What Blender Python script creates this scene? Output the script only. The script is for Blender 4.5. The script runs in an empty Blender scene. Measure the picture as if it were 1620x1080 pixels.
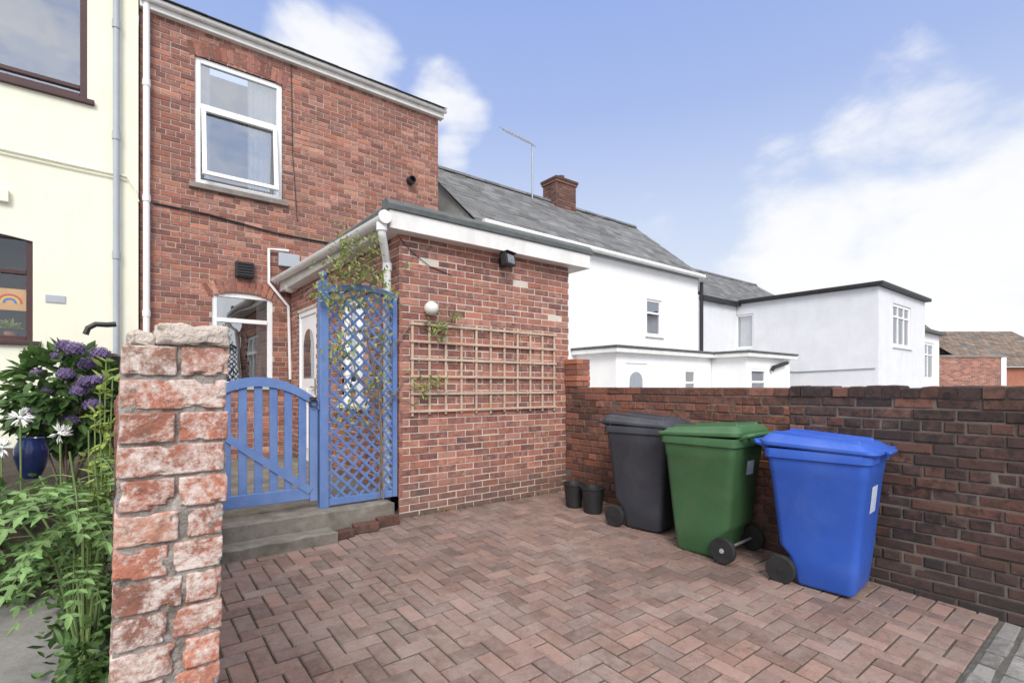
import bpy, bmesh, math, random
from mathutils import Vector, Matrix, noise
R=random.Random(7)
S=bpy.context.scene; COL=S.collection
H=1.45; FP=800.0; CX=810.0; HY=611.0; K=0.045
A=math.atan2(1025,FP); sA,cA=math.sin(A),math.cos(A)
Z3=Vector((0,0,1))
# ---------- ray helpers (plan coordinates measured off the photo) ----------
def ray(px,py):
    r=(px-CX)/FP; u=(HY-py)/FP
    return cA+sA*r, sA-cA*r, u
def onY(px,py,Y):
    dx,dy,u=ray(px,py); t=Y/dy; return t*dx, H+t*u
def onX(px,py,X):
    dx,dy,u=ray(px,py); t=X/dx; return t*dy, H+t*u
def at(px,py,t):
    dx,dy,u=ray(px,py); return Vector((t*dx,t*dy,H+t*u))
def gz(y): return K*max(-3,min(y,8.2))
# ---------- mesh builder ----------
class Frame:
    def __init__(s,O,U,V,N): s.O=Vector(O);s.U=Vector(U);s.V=Vector(V);s.N=Vector(N)
    def p(s,u,v,w=0): return s.O+s.U*u+s.V*v+s.N*w
def FY(Y): return Frame((0,Y,0),(1,0,0),(0,0,1),(0,-1,0))
def FX(X,sgn=-1): return Frame((X,0,0),(0,1,0),(0,0,1),(sgn,0,0))
class MB:
    def __init__(s): s.v=[];s.f=[];s.m=[];s.c=[];s.mi=0;s.col=(.5,.5,.5,1)
    def rc(s): s.col=(R.random(),R.random(),R.random(),1)
    def add(s,vs,fs):
        b=len(s.v); s.v+= [tuple(x) for x in vs]; s.c+=[s.col]*len(vs)
        for f in fs: s.f.append([b+i for i in f]); s.m.append(s.mi)
    def quad(s,a,b,c,d): s.add([a,b,c,d],[(0,1,2,3)])
    BF=[(0,3,2,1),(4,5,6,7),(0,1,5,4),(1,2,6,5),(2,3,7,6),(3,0,4,7)]
    def box(s,x0,x1,y0,y1,z0,z1):
        s.add([(x0,y0,z0),(x1,y0,z0),(x1,y1,z0),(x0,y1,z0),(x0,y0,z1),(x1,y0,z1),(x1,y1,z1),(x0,y1,z1)],s.BF)
    def fbox(s,fr,u0,u1,v0,v1,w0,w1):
        p=fr.p
        s.add([p(u0,v0,w0),p(u1,v0,w0),p(u1,v1,w0),p(u0,v1,w0),p(u0,v0,w1),p(u1,v0,w1),p(u1,v1,w1),p(u0,v1,w1)],s.BF)
    def bar(s,a,b,w,h,up=Z3):
        a=Vector(a);b=Vector(b);d=(b-a);L=d.length;d.normalize()
        sd=d.cross(Vector(up)).normalized();u2=sd.cross(d)
        s.fbox(Frame(a,d,u2,sd),0,L,-h/2,h/2,-w/2,w/2)
    def tube(s,pts,r,n=8):
        pts=[Vector(p) for p in pts]; k=len(pts); rs=r if isinstance(r,(list,tuple)) else [r]*k
        vs=[];fs=[];prev=None
        for i,p in enumerate(pts):
            d=(pts[min(i+1,k-1)]-pts[max(i-1,0)])
            if d.length<1e-9: d=Vector((0,0,1))
            d.normalize()
            if prev is None:
                x=d.cross(Z3)
                if x.length<.05: x=d.cross(Vector((1,0,0)))
            else: x=prev-d*prev.dot(d)
            x.normalize(); prev=x; y=d.cross(x)
            for j in range(n):
                a=2*math.pi*j/n; vs.append(p+x*(rs[i]*math.cos(a))+y*(rs[i]*math.sin(a)))
        for i in range(k-1):
            for j in range(n):
                j2=(j+1)%n; fs.append((i*n+j,i*n+j2,(i+1)*n+j2,(i+1)*n+j))
        fs.append(tuple(range(n-1,-1,-1))); fs.append(tuple((k-1)*n+j for j in range(n)))
        s.add(vs,fs)
    def lathe(s,c,prof,n=20,ax=(0,0,1)):
        c=Vector(c);ax=Vector(ax).normalized()
        x=ax.cross(Vector((.3,.9,.1))).normalized(); y=ax.cross(x)
        vs=[];fs=[];k=len(prof)
        for r,h in prof:
            for j in range(n):
                a=2*math.pi*j/n; vs.append(c+ax*h+x*(r*math.cos(a))+y*(r*math.sin(a)))
        for i in range(k-1):
            for j in range(n):
                j2=(j+1)%n; fs.append((i*n+j,i*n+j2,(i+1)*n+j2,(i+1)*n+j))
        fs.append(tuple(range(n-1,-1,-1))); fs.append(tuple((k-1)*n+j for j in range(n)))
        s.add(vs,fs)
    def loft(s,rings):
        n=len(rings[0]);vs=[p for r in rings for p in r];fs=[]
        for i in range(len(rings)-1):
            for j in range(n):
                j2=(j+1)%n; fs.append((i*n+j,i*n+j2,(i+1)*n+j2,(i+1)*n+j))
        fs.append(tuple(range(n-1,-1,-1))); fs.append(tuple((len(rings)-1)*n+j for j in range(n)))
        s.add(vs,fs)
    def prism(s,fr,pts,w0,w1):
        n=len(pts); vs=[fr.p(u,v,w0) for u,v in pts]+[fr.p(u,v,w1) for u,v in pts]
        fs=[tuple(range(n-1,-1,-1)),tuple(range(n,2*n))]+[(i,(i+1)%n,n+(i+1)%n,n+i) for i in range(n)]
        s.add(vs,fs)
    def leaf(s,p,d,up,L,W,fold=.25):
        d=d.normalized(); sd=d.cross(up)
        if sd.length<.01: sd=d.cross(Vector((1,.2,.1)))
        sd.normalize(); n=sd.cross(d)
        m=p+d*(L*.45)-n*(W*fold)
        s.add([p,p+d*(L*.28)+sd*W*.42,p+d*(L*.62)+sd*W*.4,p+d*L-n*(L*.12),p+d*(L*.62)-sd*W*.4,p+d*(L*.28)-sd*W*.42,m],
              [(0,6,1),(1,6,2),(2,6,3),(3,6,4),(4,6,5),(5,6,0)])
    def build(s,name,mats,parent=None,smooth=False,bevel=0,sharp=40,normals=True):
        me=bpy.data.meshes.new(name); o=bpy.data.objects.new(name,me); COL.objects.link(o)
        off=ORG.get(parent.name,Vector((0,0,0))) if parent else Vector((0,0,0))
        me.from_pydata([tuple(Vector(v)-off) for v in s.v],[],s.f)
        if not isinstance(mats,(list,tuple)): mats=[mats]
        for m in mats: me.materials.append(m)
        me.polygons.foreach_set('material_index',s.m)
        at_=me.color_attributes.new('bc','FLOAT_COLOR','POINT')
        at_.data.foreach_set('color',[x for c in s.c for x in c])
        if normals:
            bm=bmesh.new(); bm.from_mesh(me); bmesh.ops.recalc_face_normals(bm,faces=bm.faces); bm.to_mesh(me); bm.free()
        if smooth:
            me.polygons.foreach_set('use_smooth',[True]*len(me.polygons)); me.set_sharp_from_angle(angle=math.radians(sharp))
        me.update()
        if bevel:
            md=o.modifiers.new('bevel','BEVEL'); md.width=bevel; md.segments=2; md.limit_method='ANGLE'; md.angle_limit=math.radians(40)
        if parent: o.parent=parent; ORG[o.name]=off
        return o
ORG={}
def tag(o,label,cat,group=None,kind=None):
    if label:o['label']=label
    if cat:o['category']=cat
    if group:o['group']=group
    if kind:o['kind']=kind
    return o
def thing(name,label,cat,loc=(0,0,0),group=None,rz=0):
    o=bpy.data.objects.new(name,None); COL.objects.link(o); o.location=loc; o.rotation_euler=(0,0,rz); o.empty_display_size=.1
    tag(o,label,cat,group); ORG[o.name]=Vector(loc); return o
def lthing(name,label,cat,loc,group=None,rz=0):   # parts in local coordinates
    o=thing(name,label,cat,loc,group,rz); ORG[o.name]=Vector((0,0,0)); return o
def struct(o): o['kind']='structure'; return o
# ---------- materials ----------
def nt(name):
    m=bpy.data.materials.new(name); m.use_nodes=True; t=m.node_tree; b=t.nodes['Principled BSDF']; return m,t,b
def N(t,typ,**kw):
    n=t.nodes.new(typ)
    for k,v in kw.items(): setattr(n,k,v)
    return n
def ramp(t,cols,pos=None):
    n=N(t,'ShaderNodeValToRGB'); e=n.color_ramp.elements
    while len(e)<len(cols): e.new(.5)
    for i,c in enumerate(cols):
        e[i].position=pos[i] if pos else i/(len(cols)-1); e[i].color=(*c,1)
    return n
def tex(t,scale,detail=6,rough=.6,vec=None,dist=0):
    n=N(t,'ShaderNodeTexNoise'); n.inputs['Scale'].default_value=scale; n.inputs['Detail'].default_value=detail
    n.inputs['Roughness'].default_value=rough; n.inputs['Distortion'].default_value=dist
    if vec: t.links.new(vec,n.inputs['Vector'])
    return n
def mixc(t,a,b,fac,mode='MIX'):
    n=N(t,'ShaderNodeMix',data_type='RGBA',blend_type=mode)
    for s,v in ((n.inputs[0],fac),(n.inputs[6],a),(n.inputs[7],b)):
        if isinstance(v,bpy.types.NodeSocket): t.links.new(v,s)
        elif isinstance(v,(int,float)): s.default_value=v
        else: s.default_value=(*v,1)
    return n.outputs[2]
def mrange(t,v,a,b,c=0,d=1):
    n=N(t,'ShaderNodeMapRange'); n.inputs[1].default_value=a;n.inputs[2].default_value=b;n.inputs[3].default_value=c;n.inputs[4].default_value=d
    t.links.new(v,n.inputs[0]); return n.outputs[0]
def math_(t,op,a,b=None):
    n=N(t,'ShaderNodeMath',operation=op)
    for i,v in enumerate((a,b)):
        if v is None: continue
        if isinstance(v,(int,float)): n.inputs[i].default_value=v
        else: t.links.new(v,n.inputs[i])
    return n.outputs[0]
def grey(t,v):
    cc=N(t,'ShaderNodeCombineColor')
    for i in range(3): t.links.new(v,cc.inputs[i])
    return cc.outputs[0]
def bump(t,b,h,st,dist=.01):
    n=N(t,'ShaderNodeBump'); n.inputs['Strength'].default_value=st; n.inputs['Distance'].default_value=dist
    t.links.new(h,n.inputs['Height']); t.links.new(n.outputs[0],b.inputs['Normal'])
def pmat(name,cols,rough=.6,scale=3,bst=.15,bscale=60,metal=0,dirt=None,dirtfac=.4,attr=False,spec=.4,bdist=.005,streak=0,trans=0):
    m,t,b=nt(name); co=N(t,'ShaderNodeTexCoord').outputs['Object']
    n=tex(t,scale,7,.65,co,.4); r=ramp(t,cols,[.3+.4*i/max(1,len(cols)-1) for i in range(len(cols))] if len(cols)>1 else None)
    t.links.new(n.outputs[0],r.inputs[0]); c=r.outputs[0]
    if attr:
        a=N(t,'ShaderNodeAttribute',attribute_name='bc'); sp=N(t,'ShaderNodeSeparateColor'); t.links.new(a.outputs[0],sp.inputs[0])
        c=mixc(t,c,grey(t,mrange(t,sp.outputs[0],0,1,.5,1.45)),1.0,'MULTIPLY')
    if dirt:
        vec=co
        if streak:
            mp=N(t,'ShaderNodeMapping'); mp.inputs['Scale'].default_value=(1,1,streak); t.links.new(co,mp.inputs[0]); vec=mp.outputs[0]
        n2=tex(t,1.7 if not streak else 4,9,.7,vec,.3); f=mrange(t,n2.outputs[0],.48,.78,0,dirtfac); c=mixc(t,c,dirt,f)
    t.links.new(c,b.inputs['Base Color'])
    b.inputs['Roughness'].default_value=rough; b.inputs['Metallic'].default_value=metal; b.inputs['Specular IOR Level'].default_value=spec
    if bst:
        n3=tex(t,bscale,5,.6,co); bump(t,b,n3.outputs[0],bst,bdist)
    if trans:
        o=t.nodes['Material Output']; tl=N(t,'ShaderNodeBsdfTranslucent'); t.links.new(c,tl.inputs[0]); mx=N(t,'ShaderNodeMixShader'); mx.inputs[0].default_value=trans
        t.links.new(b.outputs[0],mx.inputs[1]); t.links.new(tl.outputs[0],mx.inputs[2]); t.links.new(mx.outputs[0],o.inputs[0])
    return m
def brickmat(name,cols,dark,darkfac=.6,white=None,whitefac=.3,wth=(.55,.75),bst=.35,rough=.85,bscale=22,wscale=3.5,moss=None,vr=(.78,1.2),bigfac=.35,base=None,bigsc=.9):
    m,t,b=nt(name); co=N(t,'ShaderNodeTexCoord').outputs['Object']
    a=N(t,'ShaderNodeAttribute',attribute_name='bc'); sp=N(t,'ShaderNodeSeparateColor'); t.links.new(a.outputs[0],sp.inputs[0])
    r=ramp(t,cols); t.links.new(sp.outputs[0],r.inputs[0]); c=r.outputs[0]
    n=tex(t,bscale,6,.65,co,.5)
    f=mrange(t,math_(t,'ADD',n.outputs[0],math_(t,'MULTIPLY',sp.outputs[1],.28)),.55,.82,0,darkfac); c=mixc(t,c,dark,f)
    c=mixc(t,c,grey(t,mrange(t,sp.outputs[2],0,1,*vr)),1.0,'MULTIPLY')
    nf=tex(t,140,3,.6,co); c=mixc(t,c,grey(t,mrange(t,nf.outputs[0],.25,.75,.8,1.2)),1.0,'MULTIPLY')
    big=tex(t,bigsc,5,.6,co); c=mixc(t,c,dark,mrange(t,big.outputs[0],.47,.72,0,bigfac))
    if white:
        nw=tex(t,wscale,9,.75,co,.6); nw2=tex(t,wscale*7,6,.7,co)
        s=math_(t,'ADD',math_(t,'MULTIPLY',nw.outputs[0],.65),math_(t,'MULTIPLY',nw2.outputs[0],.35))
        c=mixc(t,c,white,mrange(t,s,wth[0],wth[1],0,whitefac))
    if moss:
        nm=tex(t,2.3,8,.7,co); c=mixc(t,c,moss,mrange(t,nm.outputs[0],.55,.75,0,.5))
    if base:   # damp grime rising from the ground
        sz=N(t,'ShaderNodeSeparateXYZ'); t.links.new(co,sz.inputs[0]); nb=tex(t,3,6,.7,co)
        hgt=math_(t,'ADD',sz.outputs[2],math_(t,'MULTIPLY',nb.outputs[0],-.5)); c=mixc(t,c,base,mrange(t,hgt,-.25,.22,.7,0))
    t.links.new(c,b.inputs['Base Color']); b.inputs['Roughness'].default_value=rough; b.inputs['Specular IOR Level'].default_value=.25
    n3=tex(t,90,6,.7,co); bump(t,b,n3.outputs[0],bst,.006)
    return m
M={}
M['house_brick']=brickmat('house brick',[(.26,.105,.08),(.39,.155,.105),(.43,.19,.13),(.32,.14,.115),(.48,.245,.175),(.25,.115,.10),(.41,.175,.125)],(.14,.075,.07),.7,(.56,.46,.40),.3)
M['house_mortar']=pmat('house mortar',[(.36,.30,.25),(.52,.45,.39)],.95,6,.3,80)
M['ext_brick']=brickmat('extension brick',[(.30,.12,.088),(.41,.17,.115),(.45,.205,.145),(.35,.145,.11),(.48,.245,.18),(.29,.125,.10)],(.125,.070,.070),.85,bscale=14,base=(.13,.095,.08),vr=(.84,1.16))
M['ext_mortar']=pmat('extension mortar',[(.52,.46,.40),(.68,.62,.55)],.95,6,.3,80)
M['wall_brick_red']=brickmat('red boundary brick',[(.13,.055,.042),(.24,.095,.063),(.30,.12,.075),(.19,.085,.065),(.34,.145,.095),(.10,.055,.045)],(.065,.042,.038),.85,(.40,.34,.29),.2,base=(.06,.05,.045))
M['wall_brick_dark']=brickmat('dark boundary brick',[(.052,.036,.033),(.10,.058,.047),(.15,.070,.052),(.075,.050,.045),(.20,.095,.065),(.06,.042,.038)],(.030,.025,.025),.85,(.30,.27,.24),.2,base=(.045,.04,.038))
M['wall_mortar']=pmat('old dark mortar',[(.085,.07,.06),(.19,.16,.135)],.95,7,.4,70)
M['orange_brick']=brickmat('orange pier brick',[(.38,.14,.08),(.45,.18,.11),(.32,.12,.08)],(.14,.075,.06),.6)
M['chimney_brick']=brickmat('chimney brick',[(.15,.080,.065),(.21,.105,.082),(.18,.09,.075)],(.075,.05,.047),.7)
M['pier_brick']=brickmat('flaking painted brick',[(.43,.155,.10),(.50,.20,.13),(.40,.155,.105),(.52,.27,.19),(.36,.16,.12)],(.15,.085,.07),.6,(.73,.64,.58),.9,(.455,.565),bst=1.0,wscale=9)
M['pier_mortar']=pmat('crumbling mortar',[(.14,.12,.105),(.50,.45,.41)],.95,18,.9,60,bdist=.02)
M['stone']=pmat('pale rubble stone',[(.40,.34,.29),(.62,.53,.46),(.48,.42,.36)],.95,12,1,50,bdist=.02,dirt=(.14,.11,.09),dirtfac=.6)
M['paver']=brickmat('block paving',[(.205,.133,.115),(.26,.168,.142),(.225,.158,.14),(.285,.178,.146),(.23,.17,.154)],(.10,.074,.066),.5,(.40,.35,.32),.45,(.46,.70),bst=.4,wscale=1.2,vr=(.82,1.14),bigfac=.7,bigsc=.7)
M['joint']=pmat('mossy joint sand',[(.042,.037,.030),(.08,.07,.055),(.055,.07,.03)],1,9,.5,120)
M['sett']=brickmat('grey setts',[(.18,.175,.17),(.26,.25,.24),(.22,.21,.205)],(.09,.085,.08),.7,(.46,.45,.43),.5)
M['gravel']=pmat('grey joint grit',[(.06,.057,.053),(.12,.115,.105)],1,20,.6,90)
M['ground']=pmat('yard concrete',[(.17,.165,.16),(.27,.26,.25),(.21,.205,.195)],.95,3,.6,35,dirt=(.085,.09,.065),dirtfac=.65,bdist=.01)
M['concrete']=pmat('step concrete',[(.13,.115,.10),(.27,.245,.21)],.95,7,.8,55,dirt=(.055,.058,.038),dirtfac=.9)
M['cream']=pmat('cream render',[(.79,.785,.64),(.84,.83,.69)],.9,2,.35,90,dirt=(.69,.67,.53),dirtfac=.4,streak=.2)
M['white_render']=pmat('white render',[(.82,.82,.83),(.88,.88,.88)],.9,2,.3,70,dirt=(.68,.68,.68),dirtfac=.35,streak=.2)
M['blue_render']=pmat('pale grey render',[(.66,.67,.70),(.74,.75,.78)],.9,2,.3,70,dirt=(.57,.58,.60),dirtfac=.4,streak=.2)
M['grey_render']=pmat('grey cement render',[(.38,.385,.37),(.50,.50,.48)],.95,3,.4,50,dirt=(.24,.24,.22),dirtfac=.6)
M['sillstone']=pmat('dark stone sill',[(.20,.17,.15),(.30,.26,.235)],.95,6,.5,50,dirt=(.12,.10,.09),dirtfac=.6)
M['upvc']=pmat('white plastic',[(.82,.82,.82),(.86,.86,.86)],.35,2,0,dirt=(.65,.63,.58),dirtfac=.25)
M['oldwhite']=pmat('weathered white board',[(.74,.73,.71),(.82,.81,.79)],.55,4,.1,60,dirt=(.47,.45,.41),dirtfac=.5,streak=.3)
M['brownframe']=pmat('maroon brown frame',[(.05,.022,.025),(.08,.036,.036)],.45,3,0)
M['greypipe']=pmat('grey pipe',[(.36,.39,.43),(.43,.46,.50)],.5,3,.05)
M['felt']=pmat('dark roofing felt',[(.07,.08,.082),(.13,.142,.142)],.85,5,.4,60)
M['black']=pmat('black plastic',[(.018,.018,.02),(.03,.03,.032)],.5,4,.1)
M['rubber']=pmat('black rubber',[(.012,.012,.013),(.03,.03,.03)],.8,8,.15)
M['slate']=brickmat('grey slate',[(.135,.137,.14),(.18,.182,.186),(.155,.157,.16),(.215,.216,.22)],(.08,.081,.082),.5,(.30,.30,.30),.3,bst=.2,rough=.8,moss=(.17,.168,.145))
M['browntile']=brickmat('brown roof tile',[(.17,.13,.105),(.22,.165,.13),(.19,.15,.12)],(.10,.08,.065),.5,bst=.2)
M['bluewood']=pmat('blue painted wood',[(.09,.16,.37),(.135,.225,.46)],.65,5,.3,40,dirt=(.21,.28,.42),dirtfac=.6,streak=.25)
M['batten']=pmat('bleached batten',[(.42,.30,.22),(.60,.47,.37)],.85,7,.3,50,dirt=(.26,.19,.145),dirtfac=.5)
M['blackbin']=pmat('charcoal bin plastic',[(.034,.036,.046),(.052,.055,.066)],.55,2.5,.12,150,dirt=(.13,.13,.135),dirtfac=.4)
M['greenbin']=pmat('green bin plastic',[(.042,.112,.045),(.06,.145,.06)],.55,2.5,.12,150,dirt=(.13,.17,.11),dirtfac=.5)
M['bluebin']=pmat('blue bin plastic',[(.026,.09,.43),(.04,.12,.52)],.5,2.5,.12,150,dirt=(.12,.20,.46),dirtfac=.45)
M['sticker']=pmat('faded sticker',[(.42,.49,.66),(.60,.65,.75)],.6,9,0)
M['steel']=pmat('galvanised steel',[(.25,.26,.27),(.38,.38,.40)],.45,6,.1,metal=.5)
M['hub']=pmat('grey hub',[(.30,.30,.31),(.42,.42,.43)],.5,6,0)
M['leaf']=pmat('leaf green',[(.055,.12,.032),(.12,.215,.06)],.55,5,0,attr=True,trans=.2)
M['fernleaf']=pmat('bright leaf green',[(.13,.25,.075),(.23,.36,.14)],.5,5,0,attr=True,trans=.25)
M['yleaf']=pmat('yellow green leaf',[(.28,.38,.08),(.40,.46,.14)],.55,5,0,attr=True,trans=.25)
M['climbleaf']=pmat('climber leaf',[(.15,.21,.055),(.30,.34,.12)],.6,5,0,attr=True,trans=.25)
M['stem']=pmat('woody stem',[(.15,.115,.08),(.25,.195,.14)],.9,12,.2)
M['gstem']=pmat('green stem',[(.12,.19,.06),(.20,.27,.10)],.7,12,0)
M['purple']=pmat('purple petals',[(.115,.09,.20),(.21,.14,.27)],.7,9,0,attr=True,trans=.1)
M['petal']=pmat('white petals',[(.80,.80,.78),(.86,.86,.86)],.6,9,0)
M['soil']=pmat('dark soil',[(.04,.032,.025),(.085,.07,.055)],1,9,.8,50,bdist=.02)
M['bluepot']=pmat('blue glazed pot',[(.010,.016,.06),(.02,.035,.13)],.15,5,0)
M['curtain']=pmat('white curtain',[(.80,.79,.77),(.86,.85,.83)],.9,3,0)
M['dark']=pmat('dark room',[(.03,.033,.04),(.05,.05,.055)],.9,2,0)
M['paperorange']=pmat('orange paper',[(.65,.36,.14),(.75,.46,.2)],.8,5,0)
for n_,c_ in (('red',(.65,.06,.04)),('yellow',(.8,.6,.08)),('blue',(.06,.18,.6))): M['paint_'+n_]=pmat('paint '+n_,[c_,c_],.8,3,0)
M['globe']=pmat('opal glass',[(.72,.70,.64),(.78,.76,.7)],.25,3,0)
M['lampglass']=pmat('dull lamp glass',[(.16,.17,.18),(.3,.31,.32)],.2,9,0)
def glassmat(name,tint,refl):
    m=bpy.data.materials.new(name); m.use_nodes=True; t=m.node_tree; t.nodes.clear()
    o=N(t,'ShaderNodeOutputMaterial'); mx=N(t,'ShaderNodeMixShader'); tr=N(t,'ShaderNodeBsdfTransparent'); gl=N(t,'ShaderNodeBsdfGlossy')
    tr.inputs[0].default_value=(*tint,1); gl.inputs['Roughness'].default_value=.015; gl.inputs[0].default_value=(.94,.97,1,1)
    lw=N(t,'ShaderNodeLayerWeight'); lw.inputs[0].default_value=.4
    f=mrange(t,lw.outputs['Fresnel'],0,1,refl,.9 if refl>.2 else .4); t.links.new(f,mx.inputs[0]); t.links.new(tr.outputs[0],mx.inputs[1]); t.links.new(gl.outputs[0],mx.inputs[2]); t.links.new(mx.outputs[0],o.inputs[0])
    co=N(t,'ShaderNodeTexCoord').outputs['Object']; nn=tex(t,1.6,2,.5,co); bp=N(t,'ShaderNodeBump'); bp.inputs['Strength'].default_value=.12; bp.inputs['Distance'].default_value=.05
    t.links.new(nn.outputs[0],bp.inputs['Height']); t.links.new(bp.outputs[0],gl.inputs['Normal'])
    return m
M['glass']=glassmat('window glass',(.9,.94,.97),.34)
M['clearglass']=glassmat('clear window glass',(.95,.97,.97),.06)
# ---------- brickwork ----------
def cutspans(a,b,va,vb,holes):
    sp=[(a,b)]
    for (h0,h1,g0,g1) in holes:
        if va<g1-.02 and vb>g0+.02:
            ns=[]
            for x,y in sp:
                if y<=h0 or x>=h1: ns.append((x,y))
                else:
                    if x<h0: ns.append((x,h0))
                    if y>h1: ns.append((h1,y))
            sp=ns
    return sp
def brick(mb,fr,a,b,va,vb,d,w,ch,sk=0):
    p=fr.p; s=[R.uniform(-sk,sk) for _ in range(4)]
    mb.add([p(a,va,-d),p(b,va,-d),p(b,vb,-d),p(a,vb,-d),
            p(a,va,w-ch+s[0]),p(b,va,w-ch+s[1]),p(b,vb,w-ch+s[2]),p(a,vb,w-ch+s[3]),
            p(a+ch,va+ch,w+s[0]),p(b-ch,va+ch,w+s[1]),p(b-ch,vb-ch,w+s[2]),p(a+ch,vb-ch,w+s[3])],
           [(8,9,10,11),(4,5,9,8),(5,6,10,9),(6,7,11,10),(7,4,8,11),(0,1,5,4),(1,2,6,5),(2,3,7,6),(3,0,4,7)])
def brickwork(mb,fr,u0,u1,v0,v1,holes=(),bl=.215,bh=.065,m=.01,d=.03,jw=.0015,hdr=0,ch=.004,mort=.007,bm_=0,mm=1,sk=0,uj=0,reveal=0):
    step=bh+m; rows=int(round((v1-v0)/step)); step=(v1-v0)/rows
    mb.mi=bm_
    for i in range(rows):
        va=v0+i*step+m/2; vb=va+step-m
        L=.1025 if (hdr and i%hdr==hdr-1) else bl
        u=u0-(L/2 if i%2 else 0)+R.uniform(-uj,uj)
        while u<u1:
            a=max(u,u0);b=min(u+L+R.uniform(-uj,uj)*.3,u1)
            for x,y in cutspans(a,b,va,vb,holes):
                if y-x>.025:
                    mb.rc(); dv=R.uniform(-uj,uj)*.15
                    brick(mb,fr,x,y,va+dv,vb+dv,d,R.gauss(0,jw),ch,sk)
            u+=L+m
    mb.mi=mm; mb.col=(.5,.5,.5,1)
    sheet(mb,fr,u0,u1,v0,v1,holes,-mort)
    for (h0,h1,g0,g1) in holes:
        if reveal:
            for a_,b_ in (((h0,g0),(h0,g1)),((h1,g0),(h1,g1)),((h0,g1),(h1,g1)),((h0,g0),(h1,g0))):
                mb.quad(fr.p(*a_,-mort),fr.p(*b_,-mort),fr.p(*b_,-reveal),fr.p(*a_,-reveal))
    mb.mi=bm_
def sheet(mb,fr,u0,u1,v0,v1,holes,w):
    us=sorted({u0,u1}|{min(max(h[i],u0),u1) for h in holes for i in (0,1)}); vs=sorted({v0,v1}|{min(max(h[i],v0),v1) for h in holes for i in (2,3)})
    for i in range(len(us)-1):
        for j in range(len(vs)-1):
            cu=(us[i]+us[i+1])/2;cv=(vs[j]+vs[j+1])/2
            if any(h[0]<cu<h[1] and h[2]<cv<h[3] for h in holes): continue
            mb.quad(fr.p(us[i],vs[j],w),fr.p(us[i+1],vs[j],w),fr.p(us[i+1],vs[j+1],w),fr.p(us[i],vs[j+1],w))
def plainwall(mb,fr,u0,u1,v0,v1,holes,reveal=.12):
    sheet(mb,fr,u0,u1,v0,v1,holes,0)
    for (h0,h1,g0,g1) in holes:
        for a_,b_ in (((h0,g0),(h0,g1)),((h1,g0),(h1,g1)),((h0,g1),(h1,g1)),((h0,g0),(h1,g0))):
            mb.quad(fr.p(*a_,0),fr.p(*b_,0),fr.p(*b_,-reveal),fr.p(*a_,-reveal))
def archbricks(mb,fr,u0,u1,vs,rise,h=.21,n=None,w=.004):
    c=(u0+u1)/2; hw=(u1-u0)/2; rad=(hw*hw+rise*rise)/(2*rise); cv=vs+rise-rad; th=math.asin(hw/rad)
    n=n or int(2*th*rad/.075)
    for i in range(n):
        t=-th+(i+.5)*2*th/n; ww=2*th*rad/n*.5-.005
        U=fr.U*math.cos(t)-fr.V*math.sin(t); V=fr.U*math.sin(t)+fr.V*math.cos(t)
        f2=Frame(fr.O+fr.U*c+fr.V*cv,U,V,fr.N); mb.rc()
        brick(mb,f2,-ww,ww,rad,rad+h,.1,w+R.gauss(0,.0015),.004)
def window(parent,fr,u0,u1,v0,v1,fm,fw=.055,w=-.06,hb=(),vb=(),sill=None,curt=(),back=True,name='window',sillout=.05,silh=.05,bw=.05,glass='glass'):
    m=MB(); d=.03
    m.fbox(fr,u0,u0+fw,v0,v1,w-d,w+d);m.fbox(fr,u1-fw,u1,v0,v1,w-d,w+d)
    m.fbox(fr,u0+fw,u1-fw,v1-fw,v1,w-d,w+d);m.fbox(fr,u0+fw,u1-fw,v0,v0+fw,w-d,w+d)
    for v,ua,ub in hb: m.fbox(fr,u0+fw if ua is None else ua,u1-fw if ub is None else ub,v-bw/2,v+bw/2,w-d+.002,w+d+.004)
    for u,va,vb_ in vb: m.fbox(fr,u-bw/2,u+bw/2,v0+fw if va is None else va,v1-fw if vb_ is None else vb_,w-d+.003,w+d+.002)
    f=m.build(name,fm,parent,bevel=.006)
    g=MB(); g.quad(fr.p(u0+.02,v0+.02,w),fr.p(u1-.02,v0+.02,w),fr.p(u1-.02,v1-.02,w),fr.p(u0+.02,v1-.02,w)); g.build('pane',M[glass],f,normals=False)
    if back:
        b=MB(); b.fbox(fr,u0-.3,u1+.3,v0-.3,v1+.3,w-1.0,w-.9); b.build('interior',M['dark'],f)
    if sill:
        s=MB(); s.fbox(fr,u0-.07,u1+.07,v0-silh,v0-.002,-.1,sillout); s.build('sill',sill,f,bevel=.006)
    for ca,cb in curt:
        c=MB(); n=14; pts=[]
        for i in range(n*4+1):
            u=ca+(cb-ca)*i/(n*4); pts.append((u,w-.09+.022*math.sin(i*math.pi/2*.9)))
        for i in range(len(pts)-1):
            c.quad(fr.p(pts[i][0],v0+.02,pts[i][1]),fr.p(pts[i+1][0],v0+.02,pts[i+1][1]),fr.p(pts[i+1][0],v1-.02,pts[i+1][1]),fr.p(pts[i][0],v1-.02,pts[i][1]))
        c.build('curtain',M['curtain'],f,smooth=True,sharp=180,normals=False)
    return f

# =============== SETTING ===============
XW=4.24; YE=4.394; YH=8.2; XE=2.09; XER=4.30
m=MB(); xs=[-300,-30,-5,0,2,4,6,12,30,300]; ys=[-300,-3,0,2,4.4,8.2,20,60,400]
for i in range(len(xs)-1):
    for j in range(len(ys)-1):
        q=[(xs[i],ys[j]),(xs[i+1],ys[j]),(xs[i+1],ys[j+1]),(xs[i],ys[j+1])]
        m.quad(*[Vector((x,y,gz(y)-.012)) for x,y in q])
struct(m.build('ground',M['ground'],normals=False))
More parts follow.
